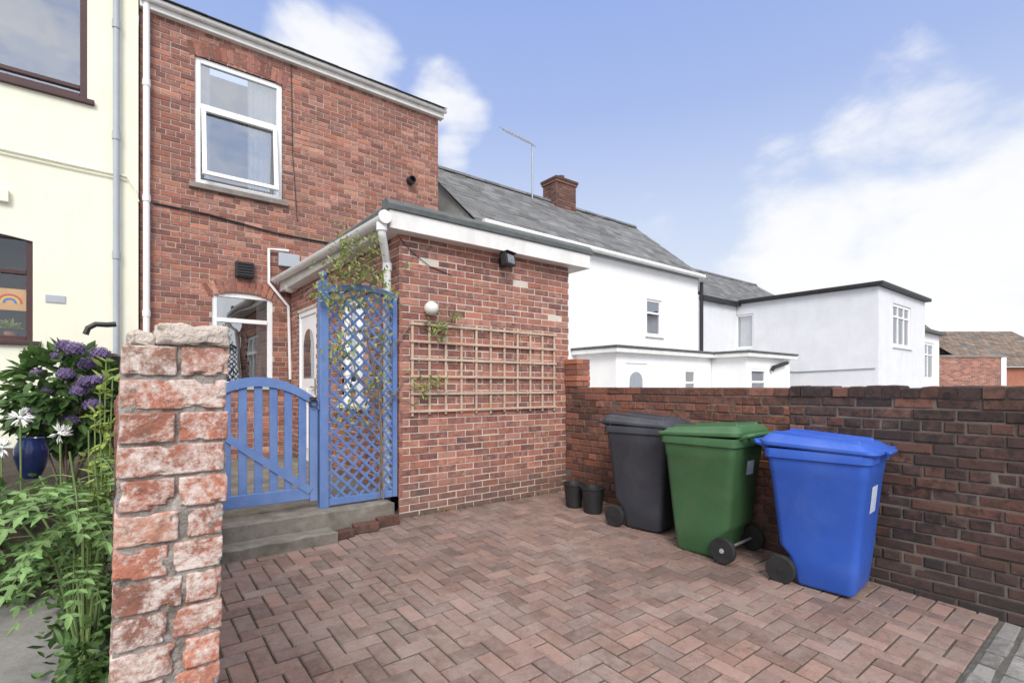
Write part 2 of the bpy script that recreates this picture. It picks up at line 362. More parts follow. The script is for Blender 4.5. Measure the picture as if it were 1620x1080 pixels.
# driveway herringbone
sl=Vector((0,1,K)).normalized(); GF=Frame((0,0,0),(1,0,0),sl,(0,0,1)); GF.N=Vector((1,0,0)).cross(sl)
m=MB(); m.mi=0
x0,x1,y0,y1=.2,XW,.6,YE
un=.1
for i in range(-2,50):
    for j in range(-2,50):
        d=(i-j)%4
        if d==0: a,b,c,e=i,i+2,j,j+1
        elif d==3: a,b,c,e=i,i+1,j,j+2
        else: continue
        a=x0+a*un;b=x0+b*un;c=y0+c*un;e=y0+e*un
        a=max(a,x0);b=min(b,x1);c=max(c,y0);e=min(e,y1)
        if b-a<.03 or e-c<.03: continue
        m.rc(); g=.0038; jx,jy=R.uniform(-.0018,.0018),R.uniform(-.0018,.0018)
        brick(m,GF,a+g+jx,b-g+jx,c+g+jy,e-g+jy,.03,.012+R.gauss(0,.0018)+.007*noise.noise((a*1.3,c*1.3,0)),.0055,.0015)
m.mi=1; m.quad(GF.p(x0,y0,.003),GF.p(x1,y0,.003),GF.p(x1,y1,.003),GF.p(x0,y1,.003))
struct(m.build('driveway',[M['paver'],M['joint']]))
# pavement of worn setts on the street side
m=MB()
y=.585
for j,dp in enumerate((.10,.12,.11,.14,.12,.13,.12,.14,.13)):
    x=.9-R.uniform(0,.3)
    while x<6.0:
        L=R.uniform(.16,.34); m.rc(); brick(m,GF,x,x+L-.012,y-dp+.012,y,.03,.006+R.gauss(0,.004),.012,.005); x+=L
    y-=dp
m.mi=1; m.quad(GF.p(.6,-.8,.001),GF.p(6,-.8,.001),GF.p(6,.6,.001),GF.p(.6,.6,.001))
struct(m.build('pavement',[M['sett'],M['gravel']]))
# patio behind gate + steps
m=MB(); m.box(.2,XE,4.6,YH,.1,.40); struct(m.build('patio',M['concrete']))
m=MB()
def slab(m,x0,x1,y0,y1,z0,z1,nx=30,ny=8,amp=.009):
    def P(i,j,top):
        x=x0+(x1-x0)*i/nx; y=y0+(y1-y0)*j/ny; z=z1 if top else z0
        e=(i in (0,nx)) or (j in (0,ny)); k=noise.noise((x*9,y*9,z*5))
        return Vector((x+.6*amp*noise.noise((x*12,z*12,3)),y+amp*noise.noise((x*7,z*9,1)),z+(amp*k-(.010 if e else 0) if top else 0)))
    for i in range(nx):
        for j in range(ny): m.quad(P(i,j,1),P(i+1,j,1),P(i+1,j+1,1),P(i,j+1,1))
        m.quad(P(i,0,0),P(i+1,0,0),P(i+1,0,1),P(i,0,1))
    for j in range(ny): m.quad(P(nx,j,0),P(nx,j+1,0),P(nx,j+1,1),P(nx,j,1))
slab(m,.2,1.98,4.27,4.62,.1,.405); slab(m,.2,1.40,4.07,4.275,.1,.285)
struct(m.build('entrance_steps',M['concrete'],normals=False))
for i,(xa,ya,rz) in enumerate(((1.45,4.16,.14),(1.68,4.21,-.08),(1.90,4.27,.07))):
    b=MB(); b.mi=0; b.col=((.3,.9,.1,1),(.55,.6,.5,1),(.2,.8,.3,1))[i]; f=Frame((xa,ya,gz(ya)+.012),(math.cos(rz),math.sin(rz),0),(0,0,1),(math.sin(rz),-math.cos(rz),0))
    b.fbox(f,-.1,.11,0,.065+.012*i,-.05,.05)
    o=b.build('loose_brick',M['wall_brick_red'],bevel=.008)
    tag(o,['worn brick laid at the foot of the steps, nearest the lower step','worn middle brick of three laid along the foot of the steps','worn brick at the foot of the steps, nearest the extension wall'][i],'brick','bricks edging the step')

# =============== BRICK HOUSE ===============
fh=FY(YH)
hx0,hx1,ht=.23,4.67,6.40
house=thing('brick_house','two storey red brick terraced house with white windows and sloping white roof board','house',(2.4,YH,.37))
UW=(.842,1.979,4.26,6.03); LW=(1.045,1.846,1.45,2.80)
m=MB(); brickwork(m,fh,hx0,hx1,.40,ht,[UW,LW],hdr=5,jw=.002,reveal=.12,ch=.004)
archbricks(m,fh,UW[0]-.06,UW[1]+.06,UW[3]-.03,.07,.2)
archbricks(m,fh,LW[0]-.04,LW[1]+.04,LW[3]-.10,.11,.2)
m.mi=1; m.box(hx0,hx0+.01,YH+.01,YH+7,.3,ht); m.box(hx1-.01,hx1,YH+.01,YH+7,.3,ht); m.box(hx0,hx1,YH+6.9,YH+7,.3,ht)
m.build('wall',[M['house_brick'],M['house_mortar']],house)
m=MB(); fr=Frame((0,YH-.20,ht+.12),(1,0,0),Vector((0,1,.5)).normalized(),Vector((0,-.5,1)).normalized())
brickwork(m,fr,hx0-.02,hx1+.08,0,4.2,bl=.25,bh=.2,m=.006,d=.012,jw=.002,mort=.006)
rf=m.build('roof',[M['slate'],M['felt']],house)
m=MB(); m.fbox(fh,hx0,hx1+.08,ht-.02,ht+.12,-.05,.08); m.build('fascia_board',M['oldwhite'],rf,bevel=.006)
m=MB(); m.tube([(hx0,YH-.12,ht+.085),(hx1+.1,YH-.12,ht+.095)],.038,10); m.build('gutter',M['oldwhite'],rf,smooth=True)
wn=window(house,fh,*UW,M['upvc'],fw=.075,hb=[(5.36,None,None)],sill=M['sillstone'],curt=[(UW[0]+.05,UW[0]+.20),(UW[1]-.45,UW[1]-.05)],silh=.075,sillout=.06,bw=.07)
# open sash
th=math.radians(7); fs=Frame(fh.p(0,5.34,-.02),(1,0,0),Vector((0,math.sin(th),math.cos(th))),Vector((0,-math.cos(th),math.sin(th))))
m=MB(); a,b=UW[0]+.08,UW[1]-.08
for q in ((a,a+.055,-.98,0),(b-.055,b,-.98,0),(a+.055,b-.055,-.055,0),(a+.055,b-.055,-.98,-.925)): m.fbox(fs,*q,-.02,.025)
m.build('sash',M['upvc'],wn,bevel=.005)
window(house,fh,*LW,M['upvc'],fw=.07,hb=[(2.40,None,None)],sill=M['grey_render'],curt=[(LW[0]+.05,LW[0]+.16),(LW[1]-.20,LW[1]-.05)],bw=.06)
# pipes and fittings
m=MB(); x=.30
m.tube([fh.p(x,.5,.07),fh.p(x,6.55,.07)],.038,12)
for z in (1.0,2.4,3.9,5.4): m.tube([fh.p(x,z-.04,.07),fh.p(x,z+.04,.07)],.046,12)
m.build('downpipe',M['upvc'],house,smooth=True)
m=MB(); pts=[onY(243,322,YH),onY(330,340,YH),onY(430,368,YH),onY(520,385,YH),onY(600,398,YH)]
m.tube([fh.p(a,b,.02) for a,b in pts],.014,6); m.build('cable',M['black'],house,smooth=True)
m=MB(); pts=[onY(460,100,YH),onY(463,250,YH),onY(470,350,YH)]
m.tube([fh.p(a,b,.012) for a,b in pts],.006,6); m.build('cable',M['black'],house,smooth=True)
u,v=onY(386,428,YH); m=MB(); m.fbox(fh,u-.12,u+.12,v-.11,v+.11,0,.09)
for i in range(5): m.fbox(fh,u-.10,u+.10,v-.09+i*.04,v-.07+i*.04,.09,.105)
m.build('flue_vent',M['black'],house,bevel=.006)
u,v=onY(648,287,YH); m=MB(); m.lathe(fh.p(u,v,0),[(.06,0),(.07,.01),(.07,.12),(.055,.12),(.05,.05)],16,(0,-1,0)); m.build('vent_pipe',M['black'],house,smooth=True)
m=MB(); P=[onY(455,398,YH),onY(424,395,YH),onY(424,448,YH),onY(455,485,YH),onY(458,600,YH)]
m.tube([fh.p(a,b,.05) for a,b in P],.022,8); m.build('overflow_pipe',M['upvc'],house,smooth=True)
u,v=onY(455,413,YH); m=MB(); m.fbox(fh,u-.14,u+.16,v-.1,v+.1,0,.08); m.build('meter_box',M['greypipe'],house,bevel=.01)

# =============== EXTENSION ===============
ext=thing('brick_extension','single storey brick extension with flat felt roof and white fascia, wooden trellis on its front','extension',(3.2,YE,.2))
fe=FY(YE); fs_=FX(XE); 
EZ=2.90
DH=(6.93,7.82,.42,2.52); WH=(5.15,5.95,1.25,2.45)
BK=dict(bl=.2,bh=.0585,m=.0095)
m=MB(); brickwork(m,fe,XE,XER,.19,EZ,[],jw=.0022,ch=.0035,mort=.006,uj=.003,**BK)
brickwork(m,fs_,YE+.0,YH-.02,.40,EZ,[DH,WH],jw=.002,reveal=.1,**BK)
m.mi=1; m.box(XER-.02,XER,YE+.01,YH-.02,.1,EZ)
m.build('wall',[M['ext_brick'],M['ext_mortar']],ext)
rx0,rx1,ry0=1.93,4.52,YE-.13
m=MB(); m.box(rx0+.02,rx1-.02,ry0+.02,YH-.01,3.0,3.12); rf=m.build('roof',M['felt'],ext)
m=MB(); m.box(rx0,rx1,ry0-.015,ry0+.02,2.875,3.04); m.box(rx0,rx0+.02,ry0+.02,YH-.02,2.875,3.04); m.box(rx1-.02,rx1,ry0+.02,YH-.02,2.875,3.04)
m.box(rx0+.02,rx1-.02,ry0+.02,YE+.3,2.878,2.895); m.box(rx0+.02,XE+.1,YE+.3,YH-.02,2.878,2.895)
m.build('fascia_board',M['oldwhite'],rf,bevel=.004)
m=MB(); m.prism(Frame((0,0,0),(0,1,0),(0,0,1),(1,0,0)),[(ry0-.035,3.042),(ry0-.035,3.09),(ry0+.02,3.145),(ry0+.12,3.15),(ry0+.12,3.042)],rx0-.02,rx1+.03)
m.prism(Frame((0,0,0),(1,0,0),(0,0,1),(0,1,0)),[(rx1+.03,3.042),(rx1+.03,3.09),(rx1-.02,3.14),(rx1-.1,3.143),(rx1-.1,3.042)],ry0+.1,YH-.02)
m.prism(Frame((0,0,0),(1,0,0),(0,0,1),(0,1,0)),[(rx0-.02,3.042),(rx0-.02,3.08),(rx0+.03,3.135),(rx0+.1,3.14),(rx0+.1,3.042)],ry0+.1,YH-.02)
m.build('felt_edge',M['felt'],rf)
m=MB(); n=9; rings=[]
for (y,z) in ((ry0-.05,2.95),(YH-.03,3.05)):
    ring=[(rx0-.065+.06*math.cos(math.pi+math.pi*i/n),y,z+.06*math.sin(math.pi+math.pi*i/n)) for i in range(n+1)]+[(rx0-.065+.05*math.cos(-math.pi*i/n),y,z+.05*math.sin(-math.pi*i/n)) for i in range(n+1)]
    rings.append(ring)
m.loft(rings)
gx=rx0-.065
m.lathe((gx,ry0-.05,2.95),[(.06,-.004),(.06,.004)],16,(0,1,0))
m.build('gutter',M['oldwhite'],rf,smooth=True)
m=MB(); px_,py_=XE-.065,YE+.13
m.tube([(gx,ry0+.02,2.93),(gx,ry0+.02,2.84),(gx+.01,ry0+.03,2.80),(px_-.02,py_-.02,2.66),(px_,py_,2.60),(px_,py_,.42)],.036,12)
m.tube([(gx,ry0+.02,2.84),(gx,ry0+.02,2.92)],.048,12); m.tube([(px_,py_,2.55),(px_,py_,2.62)],.044,12)
m.build('downpipe',M['upvc'],ext,smooth=True)
# side door
m=MB(); u0,u1,v0,v1=DH; w=-.05
m.fbox(fs_,u0,u0+.07,v0,v1,w-.03,w+.03);m.fbox(fs_,u1-.07,u1,v0,v1,w-.03,w+.03);m.fbox(fs_,u0+.07,u1-.07,v1-.07,v1,w-.03,w+.03)
m.fbox(fs_,u0+.07,u1-.07,v0,v1-.07,w-.035,w+.012)
for (a,b,c,d) in ((u0+.16,u0+.40,v0+.15,v0+.75),(u0+.49,u1-.16,v0+.15,v0+.75),(u0+.16,u0+.40,v0+.85,v0+1.0),(u0+.49,u1-.16,v0+.85,v0+1.0)): m.fbox(fs_,a,b,c,d,w+.012,w+.024)
dr=m.build('door',M['upvc'],ext,bevel=.006)
m=MB(); c=(u0+u1)/2; pts=[(c-.24,v0+1.15),(c+.24,v0+1.15)]+[(c+.24*math.cos(i*math.pi/10),v0+1.6+.24*math.sin(i*math.pi/10)) for i in range(11)]
m.prism(fs_,pts,w+.012,w+.02); m.build('pane',M['glass'],dr)
m=MB(); m.bar(fs_.p(u0+.12,v0+1.02,w+.05),fs_.p(u0+.24,v0+1.02,w+.05),.02,.02); m.fbox(fs_,u0+.10,u0+.14,v0+.92,v0+1.14,w+.013,w+.03); m.build('handle',M['steel'],dr)
window(ext,fs_,*WH,M['upvc'],fw=.06,hb=[(2.1,None,None)],vb=[(5.55,None,None)],sill=M['upvc'],curt=[(5.3,5.8)])
# lights
u,v=onY(677,489,YE); m=MB(); m.lathe(fe.p(u,v,0),[(.03,0),(.05,.015),(.06,.03),(.07,.07),(.055,.115),(.03,.135),(.008,.14)],20,(0,-1,0)); m.build('globe_light',M['globe'],ext,smooth=True)
u,v=onX(470,455,XE); m=MB(); m.lathe(fs_.p(u,v,0),[(.05,0),(.07,.03),(.09,.09),(.07,.15),(.03,.18)],18,(-1,0,0)); m.build('globe_light',M['globe'],ext,smooth=True)
u,v=onY(793,416,YE); m=MB(); m.fbox(fe,u-.03,u+.03,v-.05,v+.05,0,.05); m.bar(fe.p(u,v,.05),fe.p(u,v,.10),.03,.03)
f2=Frame(fe.p(u,v+.01,.13),Vector((.95,.31,0)),Vector((-.05,.15,.97)).normalized(),(0,0,0)); f2.N=f2.U.cross(f2.V).normalized(); f2.V=f2.N.cross(f2.U)
m.fbox(f2,-.085,.085,-.065,.065,-.045,.03); m.fbox(f2,-.09,.09,.066,.075,-.045,.06); sl_=m.build('security_light',M['black'],ext,bevel=.006)
m=MB(); m.fbox(f2,-.062,.062,-.048,.045,.031,.034); m.build('lens',M['lampglass'],sl_)
m=MB(); pts=[onY(628,372,YE),onY(650,398,YE),onY(680,422,YE),onY(715,436,YE)]
m.tube([fe.p(a,b,.008) for a,b in pts],.0035,6); m.build('cable',M['black'],ext,smooth=True)

# wall trellis
tl,tz1=onY(648,505,YE); tr_,_=onY(877,530,YE); _,tz0=onY(650,657,YE)
tre=thing('wall_trellis','square grid wooden trellis fixed flat to the brick extension front','trellis',(tl,YE,tz0))
nv,nh=11,6
for i in range(nv):
    u=tl+.02+(tr_-tl-.04)*i/(nv-1); m=MB(); m.fbox(fe,u-.012,u+.012,tz0+R.uniform(-.01,.01),tz1+R.uniform(-.01,.01),.012,.024); m.build('batten',M['batten'],tre,bevel=.002)
for j in range(nh):
    v=tz0+.04+(tz1-tz0-.08)*j/(nh-1); m=MB(); m.fbox(fe,tl-.005,tr_+.005,v-.012,v+.012,.0245,.036); m.build('batten',M['batten'],tre,bevel=.002)

# lattice panel
YG=4.43; fg=FY(YG)
lat=thing('lattice_screen','tall blue wooden lattice screen between gate and brick extension','screen',(1.7,YG,.405))
la,lb,lz0,lz1=1.36,2.075,.42,2.33
m=MB(); m.fbox(fg,la,la+.075,.405,2.36,-.04,.035); m.build('post',M['bluewood'],lat,bevel=.006)
m=MB(); m.tube([fg.p(la+.037,2.36,0),fg.p(la+.037,2.375,0),fg.p(la+.037,2.40,0),fg.p(la+.037,2.43,0),fg.p(la+.037,2.445,0)],[.02,.022,.034,.024,.006],10); m.build('finial',M['bluewood'],lat,smooth=True)
m=MB(); m.fbox(fg,lb-.045,lb,lz0,lz1-.02,-.02,.022); m.build('stile',M['bluewood'],lat,bevel=.004)
m=MB(); m.fbox(fg,la+.078,lb-.047,lz0,lz0+.06,-.02,.02); m.build('rail',M['bluewood'],lat,bevel=.004)
m=MB(); n=14; ua,ub=la+.077,lb
top=[(ua+(ub-ua)*i/n, lz1-.02+.05*math.sin(math.pi*i/n)) for i in range(n+1)]
m.prism(fg,top+[(u,v-.05) for u,v in reversed(top)],-.022,.024); m.build('rail',M['bluewood'],lat)
def clipseg(c,dirn,u0,u1,v0,v1):
    du,dv=dirn; t0,t1=-9,9; p=(c,v0)
    for q,d,lo,hi in ((p[0],du,u0,u1),(p[1],dv,v0,v1)):
        a=(lo-q)/d;b=(hi-q)/d
        if a>b:a,b=b,a
        t0=max(t0,a);t1=min(t1,b)
    return None if t1-t0<.03 else ((p[0]+t0*du,p[1]+t0*dv),(p[0]+t1*du,p[1]+t1*dv))
m=MB(); u0,u1,v0,v1=la+.07,lb-.04,lz0+.05,lz1+.0
k=-2.4
while k<2.6:
    for s,w in ((1,-.006),(-1,.004)):
        sg=clipseg(u0+k,(s*.7,.714),u0,u1,v0,v1)
        if sg:
            p,q=fg.p(*sg[0],w),fg.p(*sg[1],w)
            d=(q-p).normalized(); sd=Vector((0,-1,0)); u2=sd.cross(d)
            m.fbox(Frame(p,d,u2,sd),0,(q-p).length,-.011,.011,-.004,.005)
    k+=.112
m.build('lattice',M['bluewood'],lat)
# gate
gate=thing('garden_gate','low blue picket gate with arched top and diagonal brace','gate',(.9,YG,.405))
ga,gb=.43,1.345; gc=(ga+gb)/2
def garch(u): return 1.325+.20*(1-((u-gc)/((gb-ga)/2))**2)
for u in (ga,gb-.065):
    m=MB(); m.fbox(fg,u,u+.065,.48,garch(u+.03)-.02,-.02,.022); m.build('stile',M['bluewood'],gate,bevel=.005)
m=MB(); m.fbox(fg,ga+.066,gb-.066,.50,.60,-.02,.02); m.build('rail',M['bluewood'],gate,bevel=.005)
m=MB(); n=24; top=[(ga-.01+(gb-ga+.02)*i/n,garch(ga+(gb-ga)*i/n)) for i in range(n+1)]
m.prism(fg,top+[(u,v-.075) for u,v in reversed(top)],-.028,.030); m.build('arched_rail',M['bluewood'],gate)
for i in range(7):
    u=ga+.065+(gb-ga-.13)*(i+.5)/7; m=MB(); m.fbox(fg,u-.03,u+.03,.585,garch(u)-.06,-.012,.012); m.build('picket',M['bluewood'],gate,bevel=.004)
m=MB(); p,q=fg.p(ga+.05,1.20,.021),fg.p(gb-.06,.57,.021); d=(q-p).normalized(); sd=Vector((0,-1,0))
m.fbox(Frame(p,d,sd.cross(d),sd),0,(q-p).length,-.03,.03,-.008,.008)
m.build('brace',M['bluewood'],gate)
m=MB(); c=fg.p(gb-.045,1.31,.05); m.tube([c+Vector((.032*math.cos(i*math.pi/8),0,.032*math.sin(i*math.pi/8))) for i in range(17)],.006,6); m.fbox(fg,gb-.07,gb-.02,1.325,1.36,.03,.05); m.build('latch',M['black'],gate,smooth=True)

# =============== BOUNDARY WALL (right) ===============
bw=thing('boundary_wall','old dark brick boundary wall along the drive behind the wheelie bins','wall',(XW,2.4,.1))
fb=FX(XW)
YS=onX(1250,612,XW)[0]
m=MB(); brickwork(m,fb,YS,YE-.01,.09,1.44,[],jw=.003,ch=.005,m=.010,mort=.008,sk=.002,uj=.010,hdr=4); m.mi=1; m.box(XW+.009,XW+.2,YS,YE-.02,.05,1.43)
m.build('red_section',[M['wall_brick_red'],M['wall_mortar']],bw)
m=MB(); fb2=FX(XW-.012); brickwork(m,fb2,.35,YS-.003,.02,1.375,[],jw=.004,ch=.006,m=.011,mort=.009,sk=.003,uj=.012,hdr=4); m.mi=1; m.box(XW+.013,XW+.2,.36,YS-.005,-.02,1.37)
m.build('dark_section',[M['wall_brick_dark'],M['wall_mortar']],bw)
def coping(m,xa,xb,ya,yb,z,mat=0):
    fr=Frame((0,0,z),(0,1,0),(1,0,0),(0,0,1)); y=ya
    while y<yb-.05:
        L=R.uniform(.10,.112); m.rc(); m.mi=0; e=min(y+L,yb)
        brick(m,fr,y+.005,e-.005,xa+R.uniform(-.006,.006),xb,0.005,.072+R.gauss(0,.004),.009,.004); y+=L
    m.mi=1; m.box(xa+.01,xb-.01,ya,yb,z,z+.058)
m=MB(); coping(m,XW-.018,XW+.2,.35,YS-.003,1.38); m.build('coping',[M['wall_brick_dark'],M['wall_mortar']],bw)
m=MB()
for i in range(5):
    z=1.445+i*.066
    for (a,b) in ((XW-.02,XW+.2),) if i%2 else ((XW-.02,XW+.085),(XW+.095,XW+.2)):
        m.rc(); m.box(a+R.uniform(-.006,.006),b,YE-.22+R.uniform(-.006,.006),YE-.015,z+.004,z+.062)
m.mi=1; m.box(XW-.01,XW+.19,YE-.21,YE-.02,1.44,1.44+5*.066-.01)
m.build('brick_stub',[M['orange_brick'],M['wall_mortar']],bw,bevel=.005)

# =============== FOREGROUND CRUMBLING WALL ===============
cw=thing('crumbling_wall','end of crumbling painted brick garden wall in the foreground, capped with rubble','wall',(.09,1.37,.06))
def rough(m,x0,x1,y0,y1,z0,z1,amp=.006,n=7,rad=.012,seed=0,chip=0,low=1.3):
    cx,cy,cz=(x0+x1)/2,(y0+y1)/2,(z0+z1)/2; hx,hy,hz=(x1-x0)/2,(y1-y0)/2,(z1-z0)/2
    vs=[];fs=[]; idx={}
    def vert(a,b,c):
        k=(round(a,4),round(b,4),round(c,4))
        if k in idx: return idx[k]
        p=Vector((a*hx,b*hy,c*hz)); q=Vector((max(-hx+rad,min(hx-rad,p.x)),max(-hy+rad,min(hy-rad,p.y)),max(-hz+rad,min(hz-rad,p.z))))
        d=p-q
        if d.length>1e-6: p=q+d.normalized()*min(d.length,rad)
        w=Vector((cx,cy,cz))+p
        nn=Vector((noise.noise((w.x*38+seed,w.y*38,w.z*38)),noise.noise((w.x*38,w.y*38+seed+9,w.z*38)),noise.noise((w.x*38+5,w.y*38,w.z*38+seed))))
        n3=noise.noise((w.x*110,w.y*110+seed,w.z*110))
        n2=noise.noise((w.x*14+seed*3,w.y*14,w.z*14))
        cs_=noise.noise((w.x*30+seed*5,w.y*30,w.z*30+seed))
        w=w+nn*amp+(p.normalized() if p.length>0 else p)*(n2*amp*low+n3*.0013)
        if chip and cs_>.2:
            e=(abs(a)>.8)+(abs(b)>.8)+(abs(c)>.8)
            if e>=2: w=w-Vector((p.x*.22,p.y*.10,p.z*.30))*min(1,(cs_-.2)*3.2)*chip
        w.x+=(w.z-.85)*.030
        idx[k]=len(vs); vs.append(w); return idx[k]
    g=[-1+2*i/n for i in range(n+1)]
    for ax in range(3):
        for sgn in (-1,1):
            for i in range(n):
                for j in range(n):
                    q=[]
                    for (a,b) in ((g[i],g[j]),(g[i+1],g[j]),(g[i+1],g[j+1]),(g[i],g[j+1])):
                        c=[0,0,0]; c[ax]=sgn; c[(ax+1)%3]=a; c[(ax+2)%3]=b; q.append(vert(*c))
                    fs.append(tuple(q))
    m.rc(); m.add(vs,fs)
m=MB(); xa,xb,ya=-.012,.19,1.37
mo=MB()
cs=.0745
for i in range(0,21):
    z=1.545-(i+1)*cs; sx=R.uniform(-.003,.003)
    if i%2==0: cuts=[(xa,xa+.098+R.uniform(-.004,.004)),(xa+.108,xb+.004)]
    else: cuts=[(xa,xb+R.uniform(-.003,.003))] if i in (1,3) else [(xa-.002,xa+.118+R.uniform(-.006,.006)),(xa+.130,xb)]
    for a,b in cuts: rough(m,a+sx,b+sx,ya+R.uniform(-.003,.004),ya+.20,z+R.uniform(.003,.005),z+cs-R.uniform(.003,.005),.0015,22,.0032,i*3+a*10,chip=.75,low=.5)
m.build('end_pier',M['pier_brick'],cw,smooth=True,sharp=180)
rough(mo,xa+.003,xb-.001,ya+.009,ya+.20,.05,1.545,.010,90,.004,2,low=.3)
mo.build('mortar',M['pier_mortar'],cw,smooth=True,sharp=180)
m=MB(); rough(m,.045,.190,ya-.008,ya+.14,1.545,1.592,.006,22,.008,31,chip=1.2); m.build('rubble_stone',M['stone'],cw,smooth=True,sharp=180)
m=MB(); rough(m,-.004,.048,ya+.002,ya+.13,1.535,1.572,.007,16,.010,37,chip=1); m.build('mortar_lump',M['stone'],cw,smooth=True,sharp=180)
m=MB(); brickwork(m,FX(xb-.01,1),ya+.2,4.2,.05,1.40,[],jw=.004,ch=.006); brickwork(m,FX(xa+.01,-1),ya+.2,4.2,.05,1.40,[],jw=.004,ch=.006)
m.mi=1; m.box(xa+.02,xb-.02,ya+.2,4.19,.0,1.395)
m.build('wall',[M['wall_brick_red'],M['wall_mortar']],cw)

# =============== CREAM HOUSE ===============
ch=thing('cream_house','cream rendered house at the left with dark maroon framed windows','house',(-1.5,YH,.37))
YC=8.14; fc=FY(YC)
CU=(-1.9,-.293,4.98,6.45); CL=(-1.95,-.782,1.98,3.22)
m=MB(); plainwall(m,fc,-5,.215,.3,7.2,[CU,CL],.12); m.quad(fc.p(.215,.3,0),fc.p(.215,7.2,0),fc.p(.215,7.2,-6),fc.p(.215,.3,-6)); m.build('wall',M['cream'],ch,normals=False)
m=MB(); m.prism(Frame((0,0,0),(0,1,0),(0,0,1),(1,0,0)),[(YC-.25,7.2),(YC+3.5,9.2),(YC+7,7.2)],-5,.21); m.build('roof',M['slate'],ch)
window(ch,fc,*CU,M['brownframe'],fw=.07,hb=[(5.12,None,None)],vb=[(-1.1,None,None)],sill=M['brownframe'],silh=.06)
wl=window(ch,fc,*CL,M['brownframe'],fw=.06,hb=[(2.78,None,None)],vb=[(-1.35,None,None)],sill=M['brownframe'],glass='clearglass')
archm=MB(); n=12; a_,b_=CL[0],CL[1]
pts=[(a_+(b_-a_)*i/n, CL[3]-.07+.065*math.sin(math.pi*i/n)) for i in range(n+1)]+[(b_,CL[3]+.002),(a_,CL[3]+.002)]
archm.prism(fc,pts,-.11,.003); archm.build('arch',M['cream'],ch)
m=MB(); u,v=onY(14,470,YC); m.fbox(fc,u-.14,u+.14,v-.14,v+.11,-.075,-.071); pb=m.build('rainbow_picture',M['paperorange'],wl)
for r_,k in ((.11,'red'),(.085,'yellow'),(.06,'blue')):
    m=MB(); n=12; o_=[(u+r_*math.cos(math.pi*i/n),v-.06+r_*math.sin(math.pi*i/n)) for i in range(n+1)]
    m.prism(fc,o_+[(u+(r_-.02)*math.cos(math.pi*i/n),v-.06+(r_-.02)*math.sin(math.pi*i/n)) for i in range(n,-1,-1)],-.070,-.068); m.build('rainbow_band',M['paint_'+k],wl)
hpz=thing('houseplant','small yellow green pot plant inside the lower cream house window','plant',(onY(12,525,YC)[0],YC+.16,2.04))
ml=MB(); c=Vector((onY(12,515,YC)[0],YC+.17,2.13))
for i in range(90):
    d=Vector((R.gauss(0,1),R.gauss(0,.6),R.uniform(0,1.3))); ml.col=(R.random(),0,0,1); ml.leaf(c+d.normalized()*R.uniform(0,.06),d,Z3+Vector((.3,-.5,0)),R.uniform(.05,.09),.035)
ml.build('foliage',M['yleaf'],hpz,normals=False)
m=MB(); m.lathe((c.x,c.y,2.0),[(.04,0),(.055,.09),(.05,.09)],14); m.build('pot',M['orange_brick'],hpz,smooth=True)
m=MB(); x=onY(184,300,YC)[0]; m.tube([fc.p(x,.5,.06),fc.p(x,7.0,.06)],.034,12)
for z in (3.1,4.6,6.0): m.tube([fc.p(x,z-.05,.06),fc.p(x,z+.05,.06)],.043,12)
m.build('downpipe',M['greypipe'],ch,smooth=True)
m=MB(); P=[onY(-60,222,YC),onY(0,236,YC),onY(120,263,YC),onY(200,280,YC),onY(213,300,YC),onY(219,320,YC)]
m.tube([fc.p(a,b,.02) for a,b in P],.012,6); m.build('cable',M['cream'],ch,smooth=True)
m=MB(); m.tube([fc.p(a,b-.045,.02) for a,b in P[:4]],.008,6); m.build('cable',M['cream'],ch,smooth=True)
u,v=onY(88,473,YC); m=MB(); m.fbox(fc,u-.09,u+.09,v-.045,v+.045,0,.012); m.build('name_plaque',M['greypipe'],ch,bevel=.003)
u,v=onY(3,310,YC); m=MB(); m.fbox(fc,u-.06,u+.06,v-.07,v+.07,0,.06); m.build('junction_box',M['cream'],ch,bevel=.006)

# =============== WHITE COTTAGE ROW ===============
wr=thing('white_cottage','long white rendered cottage with grey slate roof and brick chimney','house',(9,YH,.37))
fw_=FY(YH)
W1x=onY(1023,480,YH); W1b=onY(1047,530,YH)
WW=(W1x[0],W1b[0],onY(1035,531,YH)[1],onY(1035,474,YH)[1])
gx0,gx1=5.55,13.2; ez,rz_,ry=4.62,6.62,10.5
m=MB(); plainwall(m,fw_,gx0,gx1,.3,ez+.05,[WW],.1); m.build('wall',M['white_render'],wr,normals=False)
for (ga_,gb_) in ((gx0,gx0+.02),(gx1-.02,gx1)):
    m=MB(); m.prism(Frame((0,0,0),(0,1,0),(0,0,1),(1,0,0)),[(YH+.001,.3),(ry*2-YH,.3),(ry*2-YH,ez),(ry,rz_-.06),(YH+.001,ez-.02)],ga_,gb_); m.build('gable_wall',M['grey_render'],wr)
def slateroof(parent,x0,x1,ye,ze,yr,zr,bl=.3,bh=.2,mat='slate'):
    V=Vector((0,yr-ye,zr-ze)); L=V.length; V.normalize(); Nn=Vector((1,0,0)).cross(V)
    m=MB(); fr=Frame((0,ye,ze),(1,0,0),V,Nn); brickwork(m,fr,x0,x1,0,L,bl=bl,bh=bh,m=.007,d=.015,jw=.004,ch=.003,mort=.008)
    m.mi=1; m.quad((x0,yr,zr-.01),(x1,yr,zr-.01),(x1,2*yr-ye,ze),(x0,2*yr-ye,ze))
    r=m.build('roof',[M[mat],M['felt']],parent)
    m=MB(); x=x0
    while x<x1-.05:
        e=min(x+.45,x1); m.rc(); m.prism(Frame((0,yr,zr),(0,1,0),(0,0,1),(1,0,0)),[(-.11,-.05),(-.06,.03),(0,.055),(.06,.03),(.11,-.05)],x+.006,e-.006); x+=.45
    m.build('ridge_tiles',M[mat],r); return r
rf=slateroof(wr,gx0-.08,gx1+.05,YH-.16,ez-.02,ry,rz_)
